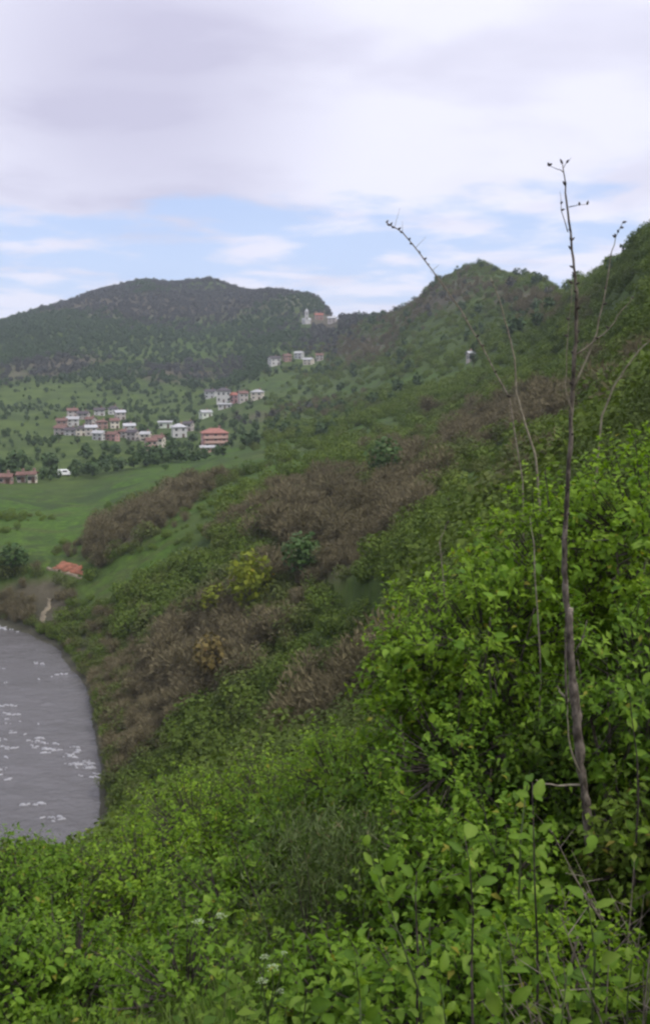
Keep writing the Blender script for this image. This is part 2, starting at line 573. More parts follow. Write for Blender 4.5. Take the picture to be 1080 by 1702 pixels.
# ---------------------------------------------------------------- land cover of the slopes
BROWN = [(520, 850, 120, 42, -28, 1.0), (650, 820, 95, 60, -30, 0.8), (290, 1130, 190, 120, -25, 0.8), (560, 930, 90, 45, -25, 0.7),
         (235, 866, 130, 25, -29, 1.0), (880, 690, 130, 34, -8, 0.9), (870, 815, 80, 40, -20, 0.7), (1010, 700, 90, 26, 0, 0.6),
         (720, 500, 100, 26, -25, 0.8), (860, 500, 90, 24, 10, 0.7), (240, 505, 330, 34, 0, 0.8), (60, 1000, 80, 42, 10, 1.0), (520, 1190, 130, 50, -15, 0.8),
         (600, 575, 70, 34, 0, 0.7), (90, 610, 130, 22, -8, 0.7), (300, 620, 130, 20, 0, 0.7), (540, 525, 40, 34, 0, 0.9), (770, 740, 60, 45, -25, 0.6),
         (1060, 620, 60, 30, 0, 0.5), (520, 680, 90, 14, -8, 0.5), (420, 690, 60, 12, 0, 0.6), (170, 1080, 80, 80, 0, 0.5)]
BROWN += [(420, 860, 90, 12, -27, 0.7)]
GRASS = [(40, 880, 170, 60, 0, 1.0), (300, 790, 260, 26, -14, 0.9), (205, 960, 110, 24, -36, 1.0), (420, 800, 170, 16, -25, 1.0),
         (810, 765, 90, 20, -28, 0.9), (600, 720, 180, 22, -12, 0.6), (150, 662, 200, 14, 0, 0.3), (370, 570, 120, 25, 0, 0.5),
         (640, 640, 160, 20, -10, 0.6), (470, 640, 60, 16, 0, 0.6), (860, 590, 80, 30, -10, 0.5), (1040, 500, 60, 30, -30, 0.5), (590, 1060, 70, 30, -20, 0.5),
         (360, 900, 90, 18, -30, 0.7), (730, 560, 80, 16, -10, 0.4)]


def _blobs(px, py, L):
    w = np.zeros(px.shape)
    for cx, cy, rx, ry, ang, s in L:
        c, sn = math.cos(math.radians(ang)), math.sin(math.radians(ang))
        u = ((px - cx) * c + (py - cy) * sn) / rx
        v = (-(px - cx) * sn + (py - cy) * c) / ry
        w = np.maximum(w, s * np.exp(-0.7 * (u * u + v * v)))
    return w


def cover(x, y, z):
    px, py = to_px(x, y, z)
    front = (y > 5)
    j = fbm(x / 18, y / 18, 3, 51) * 60
    px, py = px + j, py + fbm(x / 18, y / 18, 3, 57) * 30
    g, b = _blobs(px, py, GRASS), _blobs(px, py, BROWN)
    g = np.where(front, g, 0.3)
    b = np.where(front, b, 0.3)
    return np.clip(g, 0, 1), np.clip(b, 0, 1)


def build_terrain():
    fine = np.radians(np.linspace(-25, 25, 430))
    coarse = np.radians(np.linspace(25, 335, 130)[1:-1])
    azs = np.r_[fine, coarse]
    rs = np.r_[np.linspace(0.4, 1.0, 3)[:-1], np.exp(np.linspace(0, math.log(4200), 330))]
    A, R = np.meshgrid(azs, rs)
    x, y = R * np.sin(A), R * np.cos(A)
    z = ground(x, y)
    nr, na = x.shape
    V = np.c_[x.ravel(), y.ravel(), z.ravel()]
    i = np.arange(nr - 1)[:, None] * na
    k = np.arange(na)[None]
    k2 = (k + 1) % na
    Q = np.stack([i + k, i + k2, i + na + k2, i + na + k], -1).reshape(-1, 4)[:, ::-1]
    # the middle disc
    c = len(V)
    V = np.vstack([V, [0, 0, gz(0, 0.3)]])
    g, b = cover(V[:, 0], V[:, 1], V[:, 2])
    sd = shore_dist(V[:, 0], V[:, 1])
    me = np_mesh('hillside', V, Q, smooth=True, extra={'grass': g, 'brown': b, 'shore': sd})
    o = link_mesh('hillside', me)
    tag(o, kind='structure')
    m, t, out = new_mat('hillside_ground')
    geo = nd(t, 'ShaderNodeNewGeometry')
    P = geo.outputs['Position']
    ag = nd(t, 'ShaderNodeAttribute', attribute_name='grass').outputs['Fac']
    ab = nd(t, 'ShaderNodeAttribute', attribute_name='brown').outputs['Fac']
    ash = nd(t, 'ShaderNodeAttribute', attribute_name='shore').outputs['Fac']
    n1 = noise_n(t, P, 0.06, 6, 0.65)
    n2 = noise_n(t, P, 0.6, 5, 0.7)
    n3 = noise_n(t, P, 0.018, 4, 0.55)
    olive = mix_n(t, ramp_n(t, n1, 0.35, 0.68), (0.028, 0.046, 0.010), (0.056, 0.082, 0.017))
    grass = mix_n(t, ramp_n(t, n2, 0.3, 0.7), (0.028, 0.066, 0.007), (0.062, 0.118, 0.012))
    n4 = noise_n(t, P, 0.16, 5, 0.6, 0.8)
    grass = mix_n(t, ramp_n(t, n3, 0.45, 0.7, 0, 0.7), grass, (0.070, 0.086, 0.022))
    grass = mix_n(t, ramp_n(t, n4, 0.46, 0.66, 0, 0.85), grass, (0.028, 0.042, 0.013))
    mpr = nd(t, 'ShaderNodeMapping')
    mpr.inputs['Rotation'].default_value = (0, 0, 0.5)
    mpr.inputs['Scale'].default_value = (0.05, 0.35, 0.35)
    t.links.new(P, mpr.inputs[0])
    n5 = noise_n(t, mpr.outputs[0], 1.0, 4, 0.6)
    grass = mix_n(t, ramp_n(t, n5, 0.48, 0.66, 0, 0.6), grass, (0.056, 0.056, 0.024))
    n6 = noise_n(t, P, 0.045, 5, 0.7, 1.2)
    grass = mix_n(t, ramp_n(t, n6, 0.50, 0.60, 0, 0.8), grass, (0.024, 0.040, 0.012))
    n7 = noise_n(t, P, 0.9, 4, 0.7)
    grass = mix_n(t, ramp_n(t, n7, 0.45, 0.65, 0.35, 0), grass, (0.018, 0.030, 0.008))
    brown = mix_n(t, ramp_n(t, n1, 0.3, 0.7), (0.040, 0.036, 0.022), (0.078, 0.068, 0.045))
    jit = math_n(t, 'MULTIPLY', math_n(t, 'SUBTRACT', n1, 0.5), 0.9)
    col = mix_n(t, ramp_n(t, math_n(t, 'ADD', ag, jit), 0.25, 0.6), olive, grass)
    col = mix_n(t, ramp_n(t, math_n(t, 'ADD', ab, jit), 0.35, 0.75), col, brown)
    bank = ramp_n(t, math_n(t, 'ADD', ash, math_n(t, 'MULTIPLY', jit, 6.0)), 1.0, 6.0, 1.0, 0.0)
    col = mix_n(t, bank, col, mix_n(t, n2, (0.030, 0.031, 0.019), (0.066, 0.062, 0.043)))
    principled(t, out, col, 0.95, 0.1, bump_n(t, n2, 0.6, 0.5))
    me.materials.append(m)
    return o


build_terrain()


# ---------------------------------------------------------------- river
def build_river():
    # a sheet reaching under both banks
    xs = np.r_[np.linspace(-900, -75, 40)[:-1], np.arange(-75, -8, 0.5)]
    ys = np.r_[np.linspace(-120, 78, 24)[:-1], np.arange(78, 176, 0.5)]
    X, Y = np.meshgrid(xs, ys)
    ripple = fbm(X / 1.6, Y / 0.9, 3, 71) * 0.16 + fbm(X / 5, Y / 3, 2, 75) * 0.22
    Z = ripple * np.clip((X + 76) / 6, 0, 1)
    Z = np.where((Y > 84), Z, 0)
    ny, nx = X.shape
    V = np.c_[X.ravel(), Y.ravel(), Z.ravel()]
    i = np.arange(ny - 1)[:, None] * nx + np.arange(nx - 1)[None]
    Q = np.stack([i, i + 1, i + nx + 1, i + nx], -1).reshape(-1, 4)
    cx, cy = V[Q].mean(1)[:, 0], V[Q].mean(1)[:, 1]
    Q = Q[shore_dist(cx, cy) < 7]
    me = np_mesh('river', V, Q, smooth=True)
    m, t, out = new_mat('river_water')
    P = nd(t, 'ShaderNodeNewGeometry').outputs['Position']
    mp = nd(t, 'ShaderNodeMapping')
    mp.inputs['Scale'].default_value = (0.55, 1.0, 1)
    t.links.new(P, mp.inputs[0])
    n = noise_n(t, mp.outputs[0], 1.1, 6, 0.65, 0.8)
    n2 = noise_n(t, mp.outputs[0], 0.16, 3, 0.5)
    col = mix_n(t, n2, (0.052, 0.049, 0.045), (0.088, 0.082, 0.082))
    b = principled(t, out, col, 0.22, 0.45, bump_n(t, n, 0.8, 0.35))
    o = link_mesh('river', me, None, m)
    tag(o, kind='structure')
    # white water over the shallows: lumpy patches of foam standing on the ripples
    fm, ft, fo = new_mat('white_water')
    fn = noise_n(ft, nd(ft, 'ShaderNodeNewGeometry').outputs['Position'], 3, 5, 0.7)
    principled(ft, fo, mix_n(ft, fn, (0.17, 0.17, 0.18), (0.42, 0.42, 0.44)), 0.7, 0.3, bump_n(ft, fn, 0.8, 0.1))
    V, T = [], []
    spots = []
    for px, py, n, sx, sy in ((82, 1240, 9, 13, 9), (127, 1250, 9, 6, 9), (146, 1272, 8, 12, 3), (14, 1172, 8, 16, 5), (10, 1192, 5, 12, 8), (45, 1200, 3, 30, 25),
                              (75, 1103, 4, 12, 2), (92, 1123, 3, 5, 1.5), (15, 1041, 26, 20, 4), (65, 1337, 6, 8, 1.5), (100, 1362, 3, 5, 3),
                              (15, 1242, 4, 12, 1.5), (45, 1219, 3, 16, 1.5), (10, 1285, 5, 10, 6), (150, 1290, 4, 12, 2),
                              (-60, 1180, 24, 50, 60), (-150, 1150, 24, 60, 50)):
        for _ in range(n):
            qx, qy = px + RNG.normal() * sx, py + RNG.normal() * sy
            d = ray(qx, qy)
            if d.z > -0.05:
                continue
            k = -CZ / d.z
            x0, y0, hot = d.x * k, d.y * k, (qx > 75 and 1225 < qy < 1285)
            for q in range(RNG.integers(1, 4)):   # flecks trailing off downstream
                spots.append((x0 - q * RNG.uniform(0.25, 0.7), y0 + RNG.normal() * 0.18, hot and q < 2))
    for x, y, strong in spots:
        if shore_dist(np.array([x]), np.array([y]))[0] > -0.4:
            continue
        L = RNG.uniform(0.08, 0.34) * (1.3 if strong else 1)
        H = RNG.uniform(0.08, 0.18) * (1.5 if strong else 1)
        a0 = RNG.normal() * 0.35
        b0 = len(V)
        nn = 9
        for ring, rr in ((0, 1.0), (1, 0.55)):
            for k in range(nn):
                a = 2 * math.pi * k / nn
                q = rr * RNG.uniform(0.7, 1.15)
                u, v = L * 1.5 * math.cos(a) * q, L * 0.3 * math.sin(a) * q
                V.append((x + u * math.cos(a0) - v * math.sin(a0), y + u * math.sin(a0) + v * math.cos(a0),
                          -0.12 if ring == 0 else H * RNG.uniform(0.5, 1.2)))
        V.append((x, y, H * 1.1))
        for k in range(nn):
            k2 = (k + 1) % nn
            T += [(b0 + k, b0 + k2, b0 + nn + k2), (b0 + k, b0 + nn + k2, b0 + nn + k), (b0 + nn + k, b0 + nn + k2, b0 + 2 * nn)]
    o = link_mesh('white_water', np_mesh('white_water', V, T, smooth=True), None, fm)
    tag(o, 'white water breaking over the shallows of the grey river', 'white water', kind='stuff')


build_river()


# ---------------------------------------------------------------- plant building blocks
def unit(v):
    return v / np.maximum(np.linalg.norm(v, axis=-1, keepdims=True), 1e-9)


def leaves_np(P, axis, nrm, L, Wd):
    """Folded pointed-oval leaves, four triangles each."""
    axis = unit(axis)
    side = unit(np.cross(axis, nrm))
    nrm = np.cross(side, axis)
    L, Wd = L[:, None], Wd[:, None]
    base = P
    left = P + axis * L * 0.45 + side * Wd * 0.5 + nrm * Wd * 0.14
    right = P + axis * L * 0.45 - side * Wd * 0.5 + nrm * Wd * 0.14
    mid = P + axis * L * 0.5
    tip = P + axis * L - nrm * L * 0.16
    V = np.stack([base, left, right, mid, tip], 1).reshape(-1, 3)
    n = len(P)
    i = np.arange(n)[:, None] * 5
    T = (i[:, :, None] + np.array([[0, 2, 3], [0, 3, 1], [1, 3, 4], [3, 2, 4]])[None]).reshape(-1, 3)
    return V, T


def quads_np(P, nrm, S, rng):
    """Loose leaf clumps: crooked quads as two triangles."""
    n = len(P)
    a = unit(np.cross(nrm, rng.normal(size=(n, 3))))
    b = np.cross(unit(nrm), a)
    S = S[:, None]
    V = np.stack([P - a * S * 0.5, P + b * S * rng.uniform(0.25, 0.5, (n, 1)), P + a * S * 0.5 + unit(nrm) * S * 0.15, P - b * S * rng.uniform(0.25, 0.5, (n, 1))], 1).reshape(-1, 3)
    i = np.arange(n)[:, None] * 4
    T = (i[:, :, None] + np.array([[0, 1, 2], [0, 2, 3]])[None]).reshape(-1, 3)
    return V, T


def blades_np(B, tipv, wd, rng):
    n = len(B)
    side = unit(np.cross(tipv, rng.normal(size=(n, 3)))) * wd[:, None]
    midp = B + tipv * 0.55 + rng.normal(size=(n, 3)) * np.linalg.norm(tipv, axis=1)[:, None] * 0.05
    V = np.stack([B - side, B + side, midp + side * 0.7, midp - side * 0.7, B + tipv], 1).reshape(-1, 3)
    i = np.arange(n)[:, None] * 5
    T = (i[:, :, None] + np.array([[0, 1, 2], [0, 2, 3], [3, 2, 4]])[None]).reshape(-1, 3)
    return V, T


def crown_points(n, rng, lumps=7, inner=0.55):
    """Directions and radii of a lumpy crown of unit size."""
    d = unit(rng.normal(size=(n, 3)))
    ld = unit(rng.normal(size=(lumps, 3)) + np.array([0, 0, 0.3]))
    near = (d @ ld.T).max(1)
    lump = 0.72 + 0.28 * np.clip((near - 0.55) / 0.45, 0, 1)
    r = rng.uniform(inner ** 3, 1, n) ** (1 / 3) * lump
    return d, r


# ---- middle-distance plants, shared meshes
def bush_mesh(name, seed, n=240, size=0.24, w=1.0, h=0.8):
    rng = np.random.default_rng(seed)
    d, r = crown_points(n, rng, 8, 0.45)
    P = d * r[:, None] * np.array([w, w, h]) + np.array([0, 0, h * 0.75])
    P[:, 2] = np.maximum(P[:, 2], 0.02)
    V, T = quads_np(P, d + rng.normal(size=(n, 3)) * 0.6 + np.array([0, 0, 0.5]), rng.uniform(0.6, 1.3, n) * size, rng)
    return np_mesh(name, V, T, np.repeat(np.clip(rng.normal(0.5, 0.2, n), 0, 1), 4))


def bare_mesh(name, seed, n=420, w=1.0, h=1.35):
    rng = np.random.default_rng(seed)
    B = np.c_[rng.normal(size=(n, 2)) * 0.22 * w, rng.uniform(0, 0.75, n) * h]
    B[:, :2] *= (0.4 + B[:, 2:3] / h)
    d = np.c_[rng.normal(size=(n, 2)) * 0.55, rng.uniform(0.45, 1.0, n)]
    tip = unit(d) * rng.uniform(0.2, 0.6, n)[:, None] * h
    V, T = blades_np(B, tip, rng.uniform(0.005, 0.013, n), rng)
    m = 420
    dd, rr = crown_points(m, rng, 8, 0.3)
    P = dd * rr[:, None] * np.array([w * 0.85, w * 0.85, h * 0.6]) + np.array([0, 0, h * 0.62])
    P[:, 2] = np.maximum(P[:, 2], 0.03)
    V2, T2 = blades_np(P, unit(dd + rng.normal(size=(m, 3)) * 0.7 + np.array([0, 0, 0.6])) * rng.uniform(0.10, 0.30, m)[:, None], rng.uniform(0.010, 0.032, m), rng)
    T2 = T2 + len(V)
    tint = np.r_[np.repeat(np.clip(rng.normal(0.5, 0.2, n), 0, 1), 5), np.repeat(np.clip(rng.normal(0.55, 0.22, m), 0, 1), 5)]
    return np_mesh(name, np.vstack([V, V2]), np.vstack([T, T2]), tint)


def tree_crown_mesh(name, seed, n=330, w=1.0, h=1.25, size=0.26, inner=0.4, lumps=9):
    """Crown of a tree of radius w, standing on its trunk (origin at the foot of the tree, unit scale)."""
    rng = np.random.default_rng(seed)
    d, r = crown_points(n, rng, lumps, inner)
    P = d * r[:, None] * np.array([w, w, h]) + np.array([0, 0, h + 0.45])
    V, T = quads_np(P, d + rng.normal(size=(n, 3)) * 0.7 + np.array([0, 0, 0.4]), rng.uniform(0.6, 1.3, n) * size, rng)
    return np_mesh(name, V, T, np.repeat(np.clip(rng.normal(0.5, 0.2, n), 0, 1), 4))


def trunk_mesh(name, seed, h=1.3, r=0.07):
    rng = random.Random(seed)
    mb = MB()
    mb.tube([(0, 0, -0.3), (0.02, 0.01, 0.3), (rng.uniform(-.06, .06), rng.uniform(-.06, .06), 0.8), (rng.uniform(-.1, .1), 0, h)], [r * 1.3, r, r * 0.75, r * 0.3], 6)
    for k in range(4):
        a = rng.uniform(0, 6.28)
        mb.tube([(0, 0, 0.5 + 0.15 * k), (0.3 * math.cos(a), 0.3 * math.sin(a), 0.95 + 0.15 * k), (0.6 * math.cos(a), 0.6 * math.sin(a), 1.3 + 0.15 * k)], [r * 0.6, r * 0.4, r * 0.12], 5)
    return mb.mesh(name)


def with_mat(me, m):
    me.materials.clear()
    me.materials.append(m)
    return me


def hidden_collection(name, meshes):
    c = bpy.data.collections.new(name)
    for me in meshes:
        c.objects.link(bpy.data.objects.new(me.name, me))
    return c


def scatter(name, pts, scl, tone, coll, label, cat):
    """One 'stuff' object: a mass of plants nobody could count."""
    n = len(pts)
    me = bpy.data.meshes.new(name)
    me.from_pydata([tuple(p) for p in pts], [], [])
    for nm, typ, arr in (('scl', 'FLOAT', scl), ('tone', 'FLOAT', tone), ('turn', 'FLOAT', RNG.uniform(0, 6.283, n))):
        a = me.attributes.new(nm, typ, 'POINT')
        a.data.foreach_set('value', np.asarray(arr, np.float32))
    o = link_mesh(name, me)
    ng = bpy.data.node_groups.new(name + '_nodes', 'GeometryNodeTree')
    ng.interface.new_socket('Geometry', in_out='INPUT', socket_type='NodeSocketGeometry')
    ng.interface.new_socket('Geometry', in_out='OUTPUT', socket_type='NodeSocketGeometry')
    gi, go = ng.nodes.new('NodeGroupInput'), ng.nodes.new('NodeGroupOutput')
    ci = ng.nodes.new('GeometryNodeCollectionInfo')
    ci.inputs['Collection'].default_value = coll
    ci.inputs['Separate Children'].default_value = True
    ci.inputs['Reset Children'].default_value = True
    io = ng.nodes.new('GeometryNodeInstanceOnPoints')
    io.inputs['Pick Instance'].default_value = True
    ri = ng.nodes.new('FunctionNodeRandomValue')
    ri.data_type = 'INT'
    ri.inputs[4].default_value = 0
    ri.inputs[5].default_value = len(coll.objects) - 1

    def named(nm):
        a = ng.nodes.new('GeometryNodeInputNamedAttribute')
        a.data_type = 'FLOAT'
        a.inputs[0].default_value = nm
        return a.outputs[0]
    cr = ng.nodes.new('ShaderNodeCombineXYZ')
    L = ng.links.new
    L(named('turn'), cr.inputs[2])
    L(gi.outputs[0], io.inputs['Points'])
    L(ci.outputs[0], io.inputs['Instance'])
    L(ri.outputs[2], io.inputs['Instance Index'])
    L(cr.outputs[0], io.inputs['Rotation'])
    L(named('scl'), io.inputs['Scale'])
    L(io.outputs[0], go.inputs[0])
    md = o.modifiers.new('scatter', 'NODES')
    md.node_group = ng
    tag(o, label, cat, kind='stuff')
    return o


def polar_points(n, r0, r1, px0, px1, power=1.0):
    """Ground points spread evenly per unit of ground area (power=1) or nearer (power<1)."""
    u = RNG.uniform(0, 1, n)
    e = 1 + power
    r = (r0 ** e + u * (r1 ** e - r0 ** e)) ** (1 / e)
    a0, a1 = math.atan((px0 - 540) / F), math.atan((px1 - 540) / F)
    az = RNG.uniform(a0, a1, n)
    x, y = r * np.sin(az), r * np.cos(az)
    z = ground(x, y)
    return x, y, z, r


BUILT = []                                  # plots of the houses: nothing wild grows on or just in front of them


def in_clear(x, y, px, py):
    m = (((px > 78) & (px < 140) & (py > 926) & (py < 968)) | ((px > 56) & (px < 98) & (py > 984) & (py < 1042))) & (np.hypot(x, y) > 140)
    for hx, hy, hr, hpx, hpy in BUILT:
        m |= ((x - hx) ** 2 + (y - hy) ** 2 < hr * hr)
        m |= (abs(px - hpx) < 11) & (py > hpy - 10) & (py < hpy + 12)
    return m


TREE_ID = [0]


def tree(name, px, py_foot, r, height, width, mat, label, group=None, shape=1.25, n=330, leaf=None, z_off=0.0, on_ground=True):
    """A tree at its own place: trunk with limbs and a crown of leaf clumps."""
    TREE_ID[0] += 1
    s = TREE_ID[0] + 500
    p = hit(px, py_foot) if on_ground else at(px, py_foot, r)
    if on_ground:
        k = math.hypot(p.x, p.y) / r
        height, width = height * k, width * k
    e = empty(name, (p.x, p.y, gz(p.x, p.y) + z_off), random.uniform(0, 6.28))
    tag(e, label, 'tree', group)
    hh = height / (2 * shape + 0.45)
    e.scale = (width / 2, width / 2, hh)
    link_mesh('crown', tree_crown_mesh('crown', s, n, 1.0, shape, leaf or 0.26), e, mat)
    link_mesh('trunk', trunk_mesh('trunk', s), e, M['trunk'])
    return e


def land_px(px, r):
    """Row at which the ground shows in column px at distance r."""
    d = ray(px, 700)
    k = r / math.hypot(d.x, d.y)
    x, y = d.x * k, d.y * k
    return float(to_px(np.array([x]), np.array([y]), ground([x], [y]))[1][0])


tree('yellow_green_tree', 415, 1030, 118, 9.0, 6.4, M['tree_yellow'], 'rounded yellow green tree standing out in the brown thicket', n=420)
tree('yellow_green_tree', 362, 1032, 116, 4.6, 5.0, M['tree_yellow'], 'small yellow green bushy tree left of the rounded yellow one')
tree('ochre_tree', 355, 1150, 106, 7.0, 5.0, M['tree_ochre'], 'ochre brown tree coming into leaf low in the thicket', n=420)
tree('bank_tree', 25, 952, 181, 5.6, 6.4, M['tree_bank'], 'round green tree on the far bank left of the orange clay scar', n=420)
tree('olive_tree', 640, 800, 152, 7.0, 6.4, M['tree_bank'], 'olive green tree amid dark bare scrub high on the middle slope', n=420)
tree('green_tree', 505, 970, 122, 7.0, 6.0, M['tree_bank'], 'mid green tree right of the rounded yellow tree', n=420)
tree('green_tree', 580, 700, 330, 5.0, 4.0, M['tree_bank'], 'green tree alone on the green shoulder right of the village')
tree('summit_tree', 800, 437, 604, 5.0, 3.6, M['tree_dark'], 'single dark tree on the very summit of the middle hill', z_off=-0.6, on_ground=False)
tree('slope_tree', 786, 612, 330, 6.5, 3.2, M['tree_dark'], 'narrow dark tree just below the pale hut on the middle hillside', shape=1.6)
for k, (px, r, h) in enumerate(((672, 735, 6), (660, 745, 5), (690, 715, 5.5), (706, 695, 5), (732, 668, 4.5), (858, 575, 6.0), (872, 565, 4), (905, 530, 4.5), (926, 505, 4), (622, 815, 4.5), (600, 850, 4), (975, 350, 2.4), (1022, 285, 2.6), (1040, 270, 2.8), (1055, 258, 2.6), (775, 632, 4), (822, 600, 4))):
    tree('ridge_tree', px, land_px(px, r) + 2, r, h, h * random.uniform(0.8, 1.25), M['tree_dark'] if k % 3 else M['tree_bank'],
         'small tree on the skyline of the right hand ridge', 'trees along the ridge', n=150, leaf=0.36, on_ground=False)


# ---------------------------------------------------------------- the village
def plain_mat(name, col, var=0.25, rough=0.85, scale=1.5):
    c2 = tuple(c * (1 - var) for c in col)
    return noisy_mat(name, c2, col, scale, rough, 0.15, 0.02)


WALLS = {'white': plain_mat('white_render', (0.50, 0.49, 0.47)), 'cream': plain_mat('cream_render', (0.62, 0.56, 0.46)), 'grey': plain_mat('grey_render', (0.50, 0.50, 0.49)),
         'pink': plain_mat('pink_render', (0.46, 0.26, 0.24)), 'brick': plain_mat('brick_wall', (0.30, 0.19, 0.16)), 'stone': plain_mat('stone_wall', (0.42, 0.38, 0.35)),
         'pale green': plain_mat('pale_green_render', (0.58, 0.62, 0.52)), 'salmon': plain_mat('salmon_render', (0.50, 0.33, 0.28))}
ROOFS = {'brown': plain_mat('brown_roof_tile', (0.15, 0.085, 0.07), 0.4), 'red': plain_mat('red_roof_tile', (0.27, 0.10, 0.07), 0.35), 'dark': plain_mat('dark_roof', (0.07, 0.06, 0.065), 0.35),
         'grey': plain_mat('grey_metal_roof', (0.34, 0.34, 0.35), 0.2, 0.6), 'pale': plain_mat('pale_metal_roof', (0.33, 0.33, 0.33), 0.4, 0.7), 'orange': plain_mat('orange_roof_tile', (0.27, 0.125, 0.10), 0.35)}
WIN = noisy_mat('window_glass', (0.02, 0.022, 0.026), (0.04, 0.045, 0.05), 2, 0.15, 0.0, spec=0.5)
FRAME = plain_mat('window_frame', (0.55, 0.54, 0.52), 0.1)
DOOR = plain_mat('door_wood', (0.10, 0.065, 0.045), 0.3)
mb = MB(); mb.box(-0.5, 0.5, -0.03, 0.06, 0, 1); PANE_ME = with_mat(mb.mesh('pane'), WIN)
mb = MB()
for a in ((-0.58, -0.5, -0.06, 0.09, -0.06, 1.06), (0.5, 0.58, -0.06, 0.09, -0.06, 1.06), (-0.5, 0.5, -0.06, 0.09, 1.0, 1.06), (-0.5, 0.5, -0.09, 0.09, -0.06, 0.0)):
    mb.box(*a)
FRAME_ME = with_mat(mb.mesh('window'), FRAME)


def house(name, px, py, r, w, dpt, h, roof, wall, rmat, label, group, rz=None, storeys=2, cat='house', bands=False, sink=1.5):
    """A house seen at (px, py = foot of its front wall): walls, roof with eaves, chimney, windows, door."""
    p = hit(px, py)
    k = math.hypot(p.x, p.y) / r              # drawn for r metres; the ground there may lie nearer or farther
    w, dpt, h = w * k * 0.92, dpt * k * 0.92, h * k * 0.92
    BUILT.append((p.x, p.y, 0.75 * w + 2, px, py))
    e = empty(name, (p.x, p.y, p.z), random.uniform(-0.5, 0.5) if rz is None else rz)
    tag(e, label, cat, group)
    g = gz(p.x, p.y)
    base = min(-sink, g - p.z - sink)
    mb = MB()
    mb.box(-w / 2, w / 2, -dpt / 2, dpt / 2, base, h)
    if roof == 'gable':                       # gable walls close the roof's ends
        for sx in (-1, 1):
            x0, x1 = sorted((sx * w / 2, sx * (w / 2 - 0.25)))
            mb.poly([(x0, -dpt / 2, h + .002), (x0, dpt / 2, h + .002), (x0, 0, h + dpt * 0.26), (x1, -dpt / 2, h + .002), (x1, dpt / 2, h + .002), (x1, 0, h + dpt * 0.26)],
                    [(0, 1, 2), (5, 4, 3), (0, 3, 4, 1), (1, 4, 5, 2), (2, 5, 3, 0)])
    mb.build('wall', WALLS[wall], e)
    ov, th = 0.45, 0.16
    mb = MB()
    W2, D2 = w / 2 + ov, dpt / 2 + ov
    rise = dpt * 0.28
    if roof == 'gable':
        zb = h - 0.02
        top = [(-W2, -D2, zb), (W2, -D2, zb), (W2, 0, h + rise + .1), (-W2, 0, h + rise + .1), (W2, D2, zb), (-W2, D2, zb)]
        v = top + [(a, b, c + th) for a, b, c in top]
        mb.poly(v, [(6, 7, 8, 9), (9, 8, 10, 11), (3, 2, 1, 0), (5, 4, 2, 3), (0, 1, 7, 6), (4, 5, 11, 10), (1, 2, 8, 7), (2, 4, 10, 8), (3, 0, 6, 9), (5, 3, 9, 11)])
    elif roof == 'hip':
        k = max(w / 2 - dpt / 2, 0.3)
        b4 = [(-W2, -D2, h + .003), (W2, -D2, h + .003), (W2, D2, h + .003), (-W2, D2, h + .003)]
        v = b4 + [(a, b, c + th) for a, b, c in b4] + [(-k, 0, h + rise + th), (k, 0, h + rise + th)]
        mb.poly(v, [(3, 2, 1, 0), (0, 1, 5, 4), (1, 2, 6, 5), (2, 3, 7, 6), (3, 0, 4, 7), (4, 5, 9, 8), (5, 6, 9), (6, 7, 8, 9), (7, 4, 8)])
    else:
        mb.poly([(-W2, -D2, h + .003), (W2, -D2, h + .003), (W2, D2, h + 0.5), (-W2, D2, h + 0.5), (-W2, -D2, h + .003 + th), (W2, -D2, h + .003 + th), (W2, D2, h + .5 + th), (-W2, D2, h + .5 + th)],
                [(3, 2, 1, 0), (4, 5, 6, 7), (0, 1, 5, 4), (1, 2, 6, 5), (2, 3, 7, 6), (3, 0, 4, 7)])
    ro = mb.build('roof', ROOFS[rmat], e)
    if roof != 'flat':
        mb = MB()
        mb.box(w * 0.2 - .3, w * 0.2 + .3, 0.3, 0.9, h + rise * 0.35, h + rise + 0.9)
        mb.box(w * 0.2 - .37, w * 0.2 + .37, 0.23, 0.97, h + rise + 0.9, h + rise + 1.02)
        mb.build('chimney', WALLS['brick'], ro)
    # windows on the front and the two ends, a door in front
    nwin = max(2, int(w / 2.6))
    hs = h / storeys
    for st in range(storeys):
        for k in range(nwin):
            x = -w / 2 + w * (k + 0.5) / nwin
            if st == 0 and k == nwin // 2:
                continue
            put_window(e, (x, -dpt / 2 - 0.004, st * hs + hs * 0.32), 0.0, 1.15, hs * 0.45)
        for sx in (-1, 1):
            put_window(e, (sx * (w / 2 + 0.004), -dpt * 0.1, st * hs + hs * 0.32), sx * math.pi / 2, 1.1, hs * 0.45)
    mb = MB()
    x = -w / 2 + w * (nwin // 2 + 0.5) / nwin
    mb.box(x - .55, x + .55, -dpt / 2 - .07, -dpt / 2 - .004, 0.0, min(2.2, hs * 0.78))
    mb.build('door', DOOR, e)
    if bands:                                 # pale balconies and string courses across the front
        for st in range(1, storeys):
            mb = MB()
            mb.box(-w * 0.46, w * 0.46, -dpt / 2 - 1.1, -dpt / 2 - .004, st * hs - 0.1, st * hs + 0.1)
            mb.box(-w * 0.46, w * 0.46, -dpt / 2 - 1.1, -dpt / 2 - 1.0, st * hs + 0.1, st * hs + 0.95)
            mb.build('balcony', WALLS['salmon'], e)
    return e


def put_window(e, loc, rz, w, h):
    f = bpy.data.objects.new('window', FRAME_ME)
    COL.objects.link(f)
    f.parent = e
    f.location, f.rotation_euler, f.scale = loc, (0, 0, rz), (w, 1, h)
    p = bpy.data.objects.new('pane', PANE_ME)
    COL.objects.link(p)
    p.parent = f


ORD = ['first', 'second', 'third', 'fourth', 'fifth', 'sixth', 'seventh', 'eighth', 'ninth']
